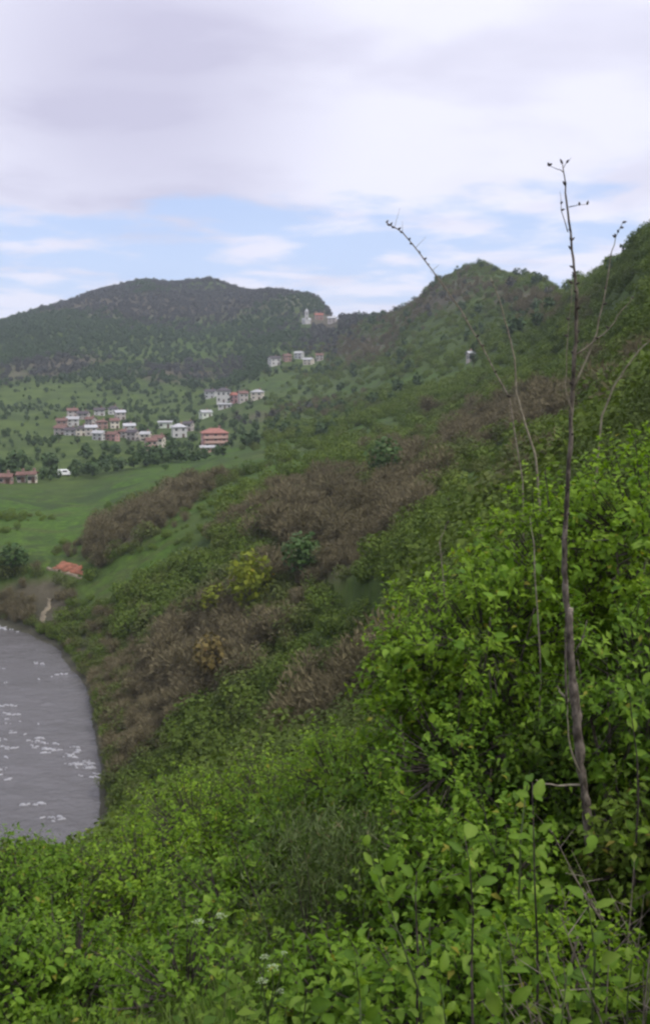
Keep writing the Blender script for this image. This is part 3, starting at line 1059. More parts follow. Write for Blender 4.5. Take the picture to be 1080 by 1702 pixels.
# left cluster: three rows on the rising ground
ROWS = [
    ('back', 655, [(121, 693, 'stone', 'brown', 'gable'), (140, 696, 'stone', 'dark', 'gable'), (166, 690, 'white', 'dark', 'gable'), (189, 688, 'grey', 'dark', 'hip'), (200, 697, 'stone', 'grey', 'gable')]),
    ('middle', 610, [(104, 711, 'brick', 'brown', 'gable'), (122, 707, 'white', 'pale', 'gable'), (152, 706, 'stone', 'brown', 'gable'), (170, 712, 'brick', 'brown', 'hip'), (191, 712, 'cream', 'brown', 'gable'), (215, 718, 'grey', 'grey', 'gable')]),
    ('front', 575, [(103, 722, 'stone', 'brown', 'gable'), (119, 724, 'white', 'dark', 'gable'), (137, 724, 'cream', 'dark', 'hip'), (152, 724, 'stone', 'grey', 'gable'), (166, 731, 'white', 'pale', 'gable'), (188, 732, 'pink', 'brown', 'gable'), (206, 727, 'stone', 'brown', 'hip'), (222, 731, 'stone', 'dark', 'gable')]),
]
for row, r, L in ROWS:
    for k, (px, py, wl, rf, sh) in enumerate(L):
        wd = random.uniform(5.6, 7.6)
        house('village_house', px, py, r + random.uniform(-8, 8), wd, random.uniform(4.8, 5.8), random.uniform(3.4, 5.2), sh, wl, rf,
              f'{wl} house with {rf} {"hipped" if sh == "hip" else "pitched"} roof, {ORD[k]} from left in {row} row of left village cluster', 'houses of the left village cluster')
G2 = 'houses of the village centre'
house('village_house', 275, 711, 590, 8.6, 6, 3.6, 'flat', 'pale green', 'pale', 'long pale low house in the gap between left cluster and salmon villa', G2, 0.05, 1)
house('village_house', 298, 727, 560, 8.4, 7.2, 6.4, 'hip', 'white', 'grey', 'tall grey white house with hipped roof, next to long pale low house', G2, 0.3)
house('village_house', 314, 716, 585, 5.6, 5, 4.6, 'gable', 'stone', 'dark', 'small stone house tucked behind the tall grey white one', G2)
house('village_house', 243, 733, 560, 5.6, 5, 4.2, 'gable', 'cream', 'pale', 'small cream house with pale roof above the pinkish pair', G2)
house('village_house', 251, 748, 530, 5.6, 5.5, 5.4, 'gable', 'salmon', 'brown', 'pinkish narrow house, left one of the low pair below the village', G2, 0.5)
house('village_house', 266, 744, 535, 5.4, 5.5, 5.6, 'gable', 'cream', 'brown', 'pinkish cream house with pale front, right one of the low pair', G2, -0.2)
house('village_house', 342, 694, 605, 7.4, 5, 3.4, 'gable', 'pale green', 'pale', 'small pale roofed house slanting above the salmon villa', G2, 0.6, 1)
house('villa', 357, 743, 525, 14.5, 9, 8.2, 'hip', 'pink', 'orange', 'large pink and salmon villa with red roof and balcony bands', G2, 0.25, 3, bands=True)
house('village_house', 347, 752, 508, 8.5, 4.5, 2.8, 'flat', 'salmon', 'pale', 'low salmon outbuilding in front of the large pink villa', G2, 0.2, 1)
G3 = 'houses of the upper hamlet'
house('village_house', 350, 662, 700, 8, 6, 5.0, 'gable', 'grey', 'dark', 'grey house left of the largest white one in the upper group', G3)
house('village_house', 372, 669, 680, 10.5, 8, 8.6, 'hip', 'white', 'dark', 'largest white house of the upper group beside the dark tree', G3, 0.1)
house('village_house', 374, 679, 668, 9.5, 5, 3.2, 'flat', 'white', 'pale', 'bright white low building below the largest white house', G3, 0.05, 1)
house('village_house', 392, 669, 690, 6.2, 6, 5.6, 'gable', 'pink', 'red', 'reddish house right beside the largest white house', G3)
house('village_house', 404, 668, 692, 6.6, 6, 6.4, 'gable', 'stone', 'brown', 'stone coloured house between reddish house and cream house', G3)
house('village_house', 428, 664, 700, 9.0, 7, 5.6, 'hip', 'cream', 'pale', 'cream house with pale roof at right end of the upper group', G3, -0.2)
G4 = 'houses high on the hillside'
house('village_house', 456, 607, 845, 10, 7, 6.2, 'gable', 'white', 'dark', 'white gabled house alone at left of the high hamlet', G4, 0.5)
house('village_house', 477, 600, 870, 7, 6, 4.6, 'gable', 'brick', 'brown', 'brown house in shade between white gable and pale pair', G4)
house('village_house', 497, 596, 880, 8, 6, 5.0, 'gable', 'grey', 'pale', 'pale grey house, upper of the pair with pale roofs', G4, -0.4)
house('village_house', 513, 606, 850, 9, 6, 4.4, 'gable', 'cream', 'pale', 'cream house with pale sloping roof, lower of the high pair', G4, -0.5)
house('village_house', 531, 598, 875, 7, 6, 4.0, 'gable', 'stone', 'brown', 'stone house at right end of the high hamlet', G4)
house('village_house', 530, 531, 1060, 9, 7, 4.8, 'gable', 'brick', 'red', 'long red roofed house right of the white church tower', G4, 0.1)
house('village_house', 552, 536, 1010, 9, 6, 4.5, 'gable', 'stone', 'grey', 'pale stone house on the notch of the skyline', G4, -0.2)
G5 = 'houses at the left edge of the fields'
house('village_house', 10, 803, 330, 4.6, 3.4, 2.2, 'gable', 'brick', 'brown', 'low reddish farmhouse cut by the left edge of the photo', G5, 0.05, 1)
house('village_house', 37, 801, 338, 2.6, 3.0, 2.6, 'gable', 'stone', 'brown', 'small stone shed beside the reddish farmhouse', G5, 0.1, 1)
house('village_house', 55, 802, 336, 2.6, 2.8, 3.0, 'gable', 'cream', 'brown', 'narrow pale shed, right one of the two by the farmhouse', G5, 0.0, 1)
house('hillside_hut', 781, 601, 345, 2.3, 2.4, 3.0, 'gable', 'stone', 'grey', 'pale hut alone on the middle hillside', 'huts on the hillside', 0.3, 1)


def church():
    p = hit(509, 538)
    BUILT.append((p.x, p.y, 14, 509, 536))
    e = empty('church', p, 0.1)
    e.scale = (0.75, 0.75, 0.8)
    tag(e, 'white church with a slim bell tower below the skyline notch', 'church')
    mb = MB(); mb.box(-5.2, 5.2, -4, 5, -4, 4.0); mb.build('wall', WALLS['white'], e)
    mb = MB(); mb.poly([(-5.6, -4.5, 4.01), (5.6, -4.5, 4.01), (5.6, 5.5, 4.01), (-5.6, 5.5, 4.01), (-5.6, .5, 6.6), (5.6, .5, 6.6)], [(3, 2, 1, 0), (0, 1, 5, 4), (2, 3, 4, 5), (1, 2, 5), (3, 0, 4)])
    mb.build('roof', ROOFS['pale'], e)
    mb = MB(); mb.box(-2.0, 2.0, -8.02, -4.02, -4, 13.5); mb.box(-2.25, 2.25, -8.27, -3.77, 8.6, 9.0)
    t = mb.build('tower', WALLS['white'], e)
    mb = MB(); mb.poly([(-2.4, -8.4, 13.51), (2.4, -8.4, 13.51), (2.4, -3.6, 13.51), (-2.4, -3.6, 13.51), (0, -6, 17.5)], [(3, 2, 1, 0), (0, 1, 4), (1, 2, 4), (2, 3, 4), (3, 0, 4)])
    mb.build('spire', ROOFS['grey'], t)
    for z in (4.6, 9.8):
        put_window(e, (0, -8.03, z), 0, 1.2, 2.4)


church()


def van():
    p = hit(106, 791)
    BUILT.append((p.x, p.y, 5, 106, 791))
    e = empty('white_van', p, 0.25)
    tag(e, 'tiny white van parked in the fields below the village', 'van')
    wm = plain_mat('white_paint', (0.8, 0.8, 0.8), 0.05, 0.35)
    mb = MB()
    prof = [(-2.3, 0.45), (2.3, 0.45), (2.35, 1.05), (1.75, 1.25), (1.2, 1.95), (-2.2, 2.0), (-2.3, 1.2)]
    v = [(x, -0.9, z) for x, z in prof] + [(x, 0.9, z) for x, z in prof]
    n = len(prof)
    mb.poly(v, [tuple(range(n)), tuple(range(2 * n - 1, n - 1, -1))] + [(k, k + n, (k + 1) % n + n, (k + 1) % n) for k in range(n)])
    mb.build('body', wm, e)
    mb = MB(); mb.box(-0.2, 1.15, -0.915, -0.905, 1.3, 1.8); mb.build('window', WIN, e)
    tm = plain_mat('tyre_rubber', (0.02, 0.02, 0.02), 0.1)
    for sx in (-1.4, 1.45):
        for sy in (-0.85, 0.65):
            mb = MB(); mb.tube([(sx, sy, 0.36), (sx, sy + 0.2, 0.36)], [0.36, 0.36], 12); mb.build('wheel', tm, e)


van()
VT = [(112, 684), (133, 688), (155, 684), (178, 684), (210, 690), (228, 706), (236, 716), (252, 712), (262, 716), (286, 700), (322, 706), (330, 720), (325, 690), (338, 668), (362, 655),
      (384, 652), (412, 655), (416, 676), (388, 690), (372, 702), (392, 722), (402, 735), (440, 668), (445, 604), (468, 606), (487, 604), (524, 604), (540, 598), (98, 735), (130, 738), (176, 744), (214, 742), (232, 750), (278, 748), (318, 740), (385, 745), (148, 716), (180, 702), (208, 708)]
for k, (px, py) in enumerate(VT):
    r = np.interp(py, [590, 605, 640, 665, 680, 700, 715, 735, 750], [900, 850, 735, 695, 655, 615, 585, 545, 510])
    h = random.uniform(3.6, 6.2)
    tree('village_tree', px, py, r, h, h * random.uniform(0.7, 1.1), M['tree_dark'] if k % 3 else M['tree_bank'], 'small garden tree among the village houses', 'trees among the village houses', n=120, leaf=0.4)
tree('village_cypress', 296, 694, 625, 9.5, 3.0, M['tree_dark'], 'tall dark tree behind the tall grey white house', shape=1.8, n=200, leaf=0.35)
tree('village_tree', 384, 672, 676, 8.0, 3.0, M['tree_dark'], 'dark narrow tree between largest white house and reddish house', shape=1.6, n=200, leaf=0.35)
for k, (px, py, r) in enumerate(((70, 797, 340), (84, 800, 338), (92, 792, 345), (130, 790, 350), (160, 772, 380), (175, 766, 390), (185, 762, 400), (48, 786, 350), (22, 784, 352), (205, 770, 392), (150, 780, 372), (275, 782, 300), (270, 770, 330))):
    tree('field_tree', px, py, r, random.uniform(1.5, 2.6), random.uniform(1.8, 3.2), M['tree_bank'], 'low round green bush at the edge of the green fields', 'trees at the edge of the fields', n=140, leaf=0.36)


# ---------------------------------------------------------------- clay scar above the river
def clay():
    cm = noisy_mat('orange_clay', (0.125, 0.054, 0.030), (0.23, 0.090, 0.054), 0.9, 0.95, 0.8, 0.25)
    pm = noisy_mat('pale_earth', (0.115, 0.098, 0.066), (0.185, 0.155, 0.105), 0.8, 0.95, 0.6, 0.15)
    rng = np.random.default_rng(5)

    def sheet(name, quad, mat, nx, ny, bulge, label, cat):
        """A lumpy patch of bare earth lying on the slope; quad = its corners in the photograph."""
        A, B, C_, D = (np.array(q, float) for q in quad)
        V = []
        for j in range(ny + 1):
            for i in range(nx + 1):
                u, v = i / nx, j / ny
                q = (A * (1 - u) + B * u) * (1 - v) + (D * (1 - u) + C_ * u) * v + rng.normal(size=2) * (1.7, 1.1)
                p = hit(*q)
                e = min(u, 1 - u, v, 1 - v)
                k = -0.35 if e == 0 else bulge * min(1, 0.4 + e * 3) * rng.uniform(0.55, 1.3)
                V.append(np.array(p) + np.array([0, -0.35 * k, k]))
        top = len(V)
        V = np.array(V)
        low = V + np.array([0, 0.6, -1.4])
        Q = []
        for j in range(ny):
            for i in range(nx):
                a = j * (nx + 1) + i
                Q.append((a, a + 1, a + nx + 2, a + nx + 1))
                Q.append(tuple(top + q for q in (a + nx + 1, a + nx + 2, a + 1, a)))
        ring = [i for i in range(nx)] + [j * (nx + 1) + nx for j in range(ny)] + [ny * (nx + 1) + nx - i for i in range(nx)] + [(ny - j) * (nx + 1) for j in range(ny)]
        for k in range(len(ring)):
            a, b = ring[k], ring[(k + 1) % len(ring)]
            Q.append((b, a, top + a, top + b))
        o = link_mesh(name, np_mesh(name, np.vstack([V, low]), Q), None, mat)
        tag(o, label, cat)
        return o
    sheet('clay_scar', [(84, 946), (142, 959), (138, 940), (106, 930)], cm, 16, 10, 0.12, 'rusty orange clay scar torn into the bank above the river', 'clay bank')
    sheet('earth_ledge', [(76, 947), (138, 966), (142, 959), (74, 940)], pm, 18, 3, 0.22, 'pale earth ledge running under the orange clay scar', 'ledge')
    sheet('earth_track', [(60, 1037), (76, 1037), (92, 992), (82, 992)], pm, 5, 12, 0.2, 'pale earth track dropping from the clay scar to the water', 'track')


clay()

# ---------------------------------------------------------------- scrub, woods and shrubs of the slopes
def build_masses():
    nears = [with_mat(bush_mesh('near_scrub', 180 + i, 1300, 0.075), M['near_scrub']) for i in range(3)]
    cn = hidden_collection('near_kinds', nears)
    bushes = [with_mat(bush_mesh('bush', 100 + i, 420, 0.17), M['bush_green']) for i in range(4)]
    olives = [with_mat(bush_mesh('bush', 120 + i, 380, 0.16), M['bush_olive']) for i in range(3)]
    bares = [with_mat(bare_mesh('thicket', 140 + i), M['bush_bare']) for i in range(5)]
    fars = [with_mat(tree_crown_mesh('wood', 160 + i, 80, 1.0, 1.1, 0.55), M['far_tree']) for i in range(3)]
    farb = [with_mat(tree_crown_mesh('wood', 170 + i, 80, 1.0, 1.1, 0.5), M['far_bare']) for i in range(3)]
    cb, co, cr = hidden_collection('bush_kinds', bushes), hidden_collection('olive_kinds', olives), hidden_collection('bare_kinds', bares)
    cf, cfb = hidden_collection('wood_kinds', fars), hidden_collection('bare_wood_kinds', farb)
    # the slope between the near bushes and the valley (two bands of distance so that cover stays even)
    def bankside(n):
        i = RNG.integers(0, 9, n)
        S = np.array(SHORE[:10], float)
        u = RNG.uniform(0, 1, (n, 1))
        q = S[i] * (1 - u) + S[i + 1] * u + RNG.normal(size=(n, 2)) * 2.6
        return q[:, 0], q[:, 1], ground(q[:, 0], q[:, 1]), np.hypot(q[:, 0], q[:, 1])
    X = [polar_points(5200, 13, 75, -700, 1900, 0.6), polar_points(11000, 60, 330, -200, 1500, 0.7), polar_points(15000, 230, 800, 440, 1500, 0.55), bankside(1500), polar_points(1600, 88, 165, 150, 480, 0.8),
         polar_points(200, 6.5, 14, -1100, -170, 1.0), polar_points(170, 5.0, 14, 1300, 2300, 1.0)]
    x, y, z, r = (np.concatenate(q) for q in zip(*X))
    g, b = cover(x, y, z)
    sd = shore_dist(x, y)
    px, py = to_px(x, y, z)
    nz = fbm(x / 14, y / 14, 3, 81)
    land = (sd > 0.4) & ~in_clear(x, y, px, py) & ((x > 0) | (r > 14))
    keep_p = np.clip(1.0 - 1.35 * g, 0.02, 1) * np.clip((r - 9) / 12, 0, 1)
    # the open fields beyond the bank carry almost nothing
    field = (px < 360) & (py < 930) & (py > 700) & (b < 0.45)
    keep_p = np.where(field, np.clip(keep_p * 0.3 + np.maximum(nz + 0.05, 0) * 2.6, 0, 0.9), keep_p)
    u = RNG.uniform(0, 1, len(x))
    ok = land & (u < keep_p)
    wv = np.clip((px - 400 - (700 - py) * 0.25 + nz * 160) / 130, 0, 1)
    keep_p = np.where(r > 230, np.clip(1.0 - 1.45 * g + nz * 1.2, 0.03, 1) * wv, keep_p)
    keep_p = np.where(sd < 8, 0.9, keep_p)
    keep_p = np.where((b > 0.4) & (r < 260), 1.0, keep_p)
    keep_p = np.where((r < 14) & ((px < -60) | (px > 1140)), 1.0, keep_p)
    land |= (r < 14) & ((px < -60) | (px > 1140))
    ok = land & (u < keep_p)
    kind = b + nz * 0.9 + RNG.normal(0, 0.12, len(x)) + np.where(sd < 8, 0.12, 0)
    sc = np.clip(RNG.lognormal(0.15, 0.35, len(x)), 0.5, 2.4)
    sc = sc * np.clip(0.5 + r / 90, 0.55, 1.25) * np.where(sd < 8, 0.6, 1.0) * np.where(field & (b < 0.35), 0.5, 1.0)
    sc = np.where((r < 14) & ((px < -60) | (px > 1140)), np.minimum(sc, 0.75), sc)
    tone = np.clip(0.5 + fbm(x / 22, y / 22, 3, 91) * 1.1 + RNG.normal(0, 0.12, len(x)), 0, 1)
    P = np.c_[x, y, z - 0.1]
    far = r >= 48
    m = ok & far & (kind > 0.53)
    scatter('leafless_thicket', P[m], sc[m] * 1.05, tone[m], cr, 'grey brown leafless thicket covering the slope above the river', 'thicket')
    m = ok & far & (kind <= 0.53) & (kind > 0.30)
    scatter('olive_scrub', P[m], sc[m], tone[m], co, 'olive scrub just coming into leaf on the slope', 'scrub')
    m = ok & (r < 48) & (RNG.uniform(0, 1, len(x)) < 0.6)
    scatter('near_scrub', P[m], sc[m], tone[m], cn, 'fine leaved green scrub on the slope just beyond the near bushes', 'scrub')
    m = ok & far & (kind <= 0.30)
    scatter('green_scrub', P[m], sc[m], tone[m], cb, 'low green scrub spread over the middle of the slope', 'scrub')
    # far woods on the hills
    X = [polar_points(5200, 330, 900, -300, 1500, 0.8), polar_points(5000, 300, 760, -200, 560, 0.9), polar_points(32000, 700, 1420, -300, 640, 0.9), polar_points(300, 240, 400, 850, 1400, 0.8)]
    x, y, z, r = (np.concatenate(q) for q in zip(*X))
    g, b = cover(x, y, z)
    px, py = to_px(x, y, z)
    nz = fbm(x / 60, y / 60, 4, 83)
    up = np.clip((655 + nz * 90 - py) / 70, 0, 1) * np.clip((620 - px) / 90, 0, 1)     # woods of the left hill thin out downhill
    hill = up > 0.05
    p = np.clip(0.75 - 0.9 * g + nz * 1.2, 0.02, 1)
    vill = np.exp(-((py - 695) / 55) ** 2) * 0.16
    p = np.where((px < 560) & (r > 330), np.clip(0.06 + vill + nz * 0.5, 0.02, 1) * (1 - up) + p * up, p)
    p = np.where((px < 560) & (py < 570), np.maximum(p, 0.8 * up), p)
    p = np.where((px > 560) & (r < 800), p * 0.22, p)
    ok = (RNG.uniform(0, 1, len(x)) < p) & ~in_clear(x, y, px, py)
    sc = np.clip(RNG.lognormal(0.75, 0.3, len(x)), 1.0, 4.2) * np.where(hill, 0.70, np.where((px < 560) & (r > 330), 0.55, 0.9))
    tone = np.clip(0.5 + nz * 1.3 + RNG.normal(0, 0.05, len(x)), 0, 1)
    kind = b + fbm(x / 130, y / 130, 3, 87) * 1.1 + RNG.normal(0, 0.06, len(x))
    P = np.c_[x, y, z - 0.4 * sc]
    m = ok & (kind > 0.42)
    scatter('leafless_woods', P[m], sc[m], tone[m], cfb, 'grey leafless woods over the hilltops', 'woods')
    m = ok & (kind <= 0.42)
    scatter('green_woods', P[m], sc[m], tone[m], cf, 'dark green woods patched over the far hillsides', 'woods')


build_masses()


# ---------------------------------------------------------------- individual shrubs on the slope
def copy_thing(proto, loc, rz, scl, label=None):
    r = proto.copy()
    COL.objects.link(r)
    r.location = loc
    r.rotation_euler = (0, 0, rz)
    r.scale = (scl, scl, scl * random.uniform(0.85, 1.15))
    if label:
        r['label'] = label
    for ch in list(proto.children):
        c = ch.copy()
        COL.objects.link(c)
        c.parent = r
    return r


def shrub_stem_mesh(name, seed):
    rng = random.Random(seed)
    mb = MB()
    for k in range(4):
        a = rng.uniform(0, 6.28)
        e = rng.uniform(0.2, 0.45)
        mb.tube([(0.03 * math.cos(a), 0.03 * math.sin(a), -0.35), (0.3 * e * math.cos(a), 0.3 * e * math.sin(a), 0.4), (e * math.cos(a), e * math.sin(a), 1.0)], [0.045, 0.03, 0.01], 5)
    return mb.mesh(name)


def slope_shrubs():
    protos = {}
    for kind, mk, mat, label, grp in (
            ('leafless_shrub', lambda s: bare_mesh('crown', s), M['bush_bare_own'], 'grey brown leafless shrub in the thicket on the slope above the river', 'leafless shrubs on the slope'),
            ('leafy_shrub', lambda s: bush_mesh('crown', s, 460, 0.16), M['bush_green_own'], 'rounded green leafy shrub on the slope beyond the bright near bushes', 'leafy shrubs on the slope')):
        L = []
        for i in range(4):
            e = empty(kind, (0, 0, 0))
            tag(e, label, 'shrub', grp)
            link_mesh('crown', mk(300 + i), e, mat)
            link_mesh('stem', shrub_stem_mesh('stem', 320 + i), e, M['trunk'])
            L.append([e, False])
        protos[kind] = L
    x, y, z, r = polar_points(2600, 62, 240, 60, 1080, 0.6)
    px, py = to_px(x, y, z)
    g, b = cover(x, y, z)
    sd = shore_dist(x, y)
    nz = fbm(x / 14, y / 14, 3, 81)
    top = np.interp(px, [0, 200, 240, 450, 560, 600, 680, 760, 850, 940, 1000, 1080], [1390, 1370, 1270, 1235, 1200, 1080, 1025, 960, 870, 805, 765, 725])
    ok = (sd > 2.5) & (py < top - 12) & (py > 690) & (px > 60) & (px < 1070) & ~in_clear(x, y, px, py) & (g < 0.55)
    ok &= ~((px < 380) & (py < 900))
    taken, n = [], {'leafless_shrub': 0, 'leafy_shrub': 0}
    for i in np.nonzero(ok)[0]:
        kind = 'leafless_shrub' if b[i] + nz[i] * 0.9 > 0.42 else 'leafy_shrub'
        if n[kind] >= 95:
            continue
        if any((x[i] - q[0]) ** 2 + (y[i] - q[1]) ** 2 < q[2] for q in taken):
            continue
        s = random.uniform(1.1, 2.1) * (1.0 if r[i] < 140 else 1.2)
        taken.append((x[i], y[i], (1.5 * s) ** 2))
        slot = protos[kind][n[kind] % 4]
        n[kind] += 1
        loc, rz = (x[i], y[i], z[i] - 0.05), random.uniform(0, 6.28)
        if not slot[1]:
            slot[0].location, slot[0].rotation_euler, slot[0].scale = loc, (0, 0, rz), (s, s, s)
            slot[1] = True
        else:
            copy_thing(slot[0], loc, rz, s)


slope_shrubs()

# ---------------------------------------------------------------- near bushes
def fine_leaf(name, toothed=False, aspect=0.55):
    """One leaf seen close: outline of 14 points, folded along the midrib, 24 triangles."""
    n = 6
    V = [(0, 0, 0)]
    for i in range(1, n):
        t = i / n
        V.append((t, 0, 0.05 * math.sin(math.pi * t) - 0.12 * t * t))
    V.append((1, 0, -0.16))
    for s in (1, -1):
        for i in range(1, n):
            t = i / n
            wd = aspect * 0.5 * math.sin(math.pi * t ** 0.8) ** 0.8 * (1.0 + (0.13 if toothed and i % 2 else 0))
            V.append((t + 0.03, s * wd, 0.05 * math.sin(math.pi * t) - 0.12 * t * t + wd * 0.28 + 0.02 * math.sin(9 * t + s)))
    T = []
    for s, off in ((1, n + 1), (-1, 2 * n)):
        def E(i):
            return 0 if i == 0 else (n if i == n else off + i - 1)
        for i in range(n):
            a, b, c, d = i, i + 1, E(i + 1), E(i)
            for tri in ((a, b, c), (a, c, d)):
                if len(set(tri)) == 3:
                    T.append(tri if s == 1 else tri[::-1])
    rng = np.random.default_rng(len(name))
    return np_mesh(name, V, T, np.r_[np.full(n + 1, 0.85), np.full(len(V) - n - 1, 0.35)], smooth=True)


LEAF_S = [with_mat(fine_leaf('leaf', False, a), M['leaf_single']) for a in (0.5, 0.6, 0.7)]
LEAF_B = [with_mat(fine_leaf('leaf', True, a), M['leaf_broad']) for a in (0.36, 0.43, 0.5, 0.6)]


def put_leaf(parent, me, p, axis, nrm, L):
    axis = Vector(axis).normalized()
    side = Vector(nrm).cross(axis)
    side = side.normalized() if side.length > 1e-4 else Vector((1, 0, 0))
    up = axis.cross(side)
    o = bpy.data.objects.new('leaf', me)
    COL.objects.link(o)
    o.parent = parent
    m = Matrix((axis * L, side * L, up * L)).transposed().to_4x4()
    m.translation = Vector(p)
    o.matrix_local = m
    return o


def near_bush(px, py, r, rx, rz, mat, label, seed, leaf=0.062, clusters=150, per=15, singles=26, name='leafy_bush', group='bright leafy bushes in the foreground', droop=0.25, ry=None):
    """A broad-leaved bush: stems from the ground, twigs in a lumpy crown, leaves in sprays at the twig ends."""
    rng = np.random.default_rng(seed)
    c = at(px, py, r)
    g = gz(c.x, c.y)
    e = empty(name, (c.x, c.y, g))
    tag(e, label, 'bush', group)
    cz = c.z - g
    ry = ry or rx
    R = np.array([rx, ry, rz])
    d, rr = crown_points(clusters, rng, 9, 0.5)
    asp = rng.uniform(0.38, 0.66)
    leaf = leaf * rng.uniform(0.82, 1.08)
    C0 = d * rr[:, None] * R + np.array([0, 0, cz])
    keep = C0[:, 2] > -0.05
    C0, d, rr = C0[keep], d[keep], rr[keep]
    n = len(C0)
    # twig direction: outwards and up; leaves along it
    tw = unit(d * np.array([1, 1, 0.6]) + rng.normal(size=(n, 3)) * 0.35 + np.array([0, 0, 0.35]))
    K = per
    tpos = rng.uniform(-0.5, 1.0, (n, K))
    tl = rng.uniform(0.10, 0.20, (n, 1))
    P = C0[:, None] + tw[:, None] * (tpos * tl)[:, :, None] + rng.normal(size=(n, K, 3)) * 0.018
    lat = unit(np.cross(tw[:, None], rng.normal(size=(n, K, 3))))
    ax = unit(lat * 0.9 + tw[:, None] * 0.45 + np.array([0, 0, -droop]) + rng.normal(size=(n, K, 3)) * 0.2)
    nm = np.array([0, 0, 1.0]) + d[:, None] * 0.45 + rng.normal(size=(n, K, 3)) * 0.38
    L = leaf * rng.uniform(0.65, 1.25, (n, K)) * (1.0 - 0.25 * np.clip(tpos, 0, 1))
    P, ax, nm, L = P.reshape(-1, 3), ax.reshape(-1, 3), nm.reshape(-1, 3), L.ravel()
    V, T = leaves_np(P, ax, nm, L, L * asp * rng.uniform(0.85, 1.2, len(L)))
    tint = np.clip(0.42 + 0.20 * (rng.normal(size=(n, 1)) * 0.7 + rng.normal(size=(n, K)) * 0.6) + 0.12 * np.clip(tpos, 0, 1), 0, 0.92)
    tint = np.where(rng.uniform(0, 1, tint.shape) < 0.012, 1.0, tint).ravel()
    fo = link_mesh('foliage', np_mesh('foliage', V, T, np.repeat(tint, 5)), e, mat)
    fo['kind'] = 'stuff'
    # wood
    mb = MB()
    rs = random.Random(seed)
    ns = 6
    for k in range(ns):
        a = 2 * math.pi * k / ns + rs.uniform(-.4, .4)
        q = Vector((0.6 * rx * math.cos(a), 0.6 * ry * math.sin(a), cz + rz * rs.uniform(-0.1, 0.6)))
        b = Vector((0.07 * math.cos(a), 0.07 * math.sin(a), -0.15))
        m = b.lerp(q, 0.5) + Vector((rs.uniform(-.08, .08), rs.uniform(-.08, .08), 0.12))
        mb.tube([b, m, q], [0.018, 0.012, 0.005], 5)
    mb.build('stem', M['bark'], e)
    mb = MB()
    for i in range(0, n, 2):
        q = Vector(C0[i])
        inner = Vector((q.x * 0.5, q.y * 0.5, cz + (q.z - cz) * 0.4))
        mb.tube([inner, q, q + Vector(tw[i]) * float(tl[i, 0])], [0.006, 0.0035, 0.0015], 3, cap=False)
    t = mb.build('twigs', M['bark_dark'], e)
    t['kind'] = 'stuff'
    # the leaves that show largest: on the side towards the path, outermost sprays
    toward = -np.array([c.x, c.y, c.z - CZ])
    toward = toward / np.linalg.norm(toward)
    score = (C0 - np.array([0, 0, cz])) / R @ toward + rng.normal(size=n) * 0.25
    for i in np.argsort(-score)[:singles]:
        p = C0[i] + tw[i] * tl[i, 0] * rng.uniform(0.5, 1.0) + toward * 0.02
        a = unit(lat[i, 0] * 0.8 + tw[i] * 0.4 + rng.normal(size=3) * 0.2 - np.array([0, 0, droop]))
        put_leaf(e, LEAF_S[int(rng.integers(3))], p, a, np.array([0, 0, 1.0]) + d[i] * 0.4 + rng.normal(size=3) * 0.3, leaf * rng.uniform(1.05, 1.5))
    return e


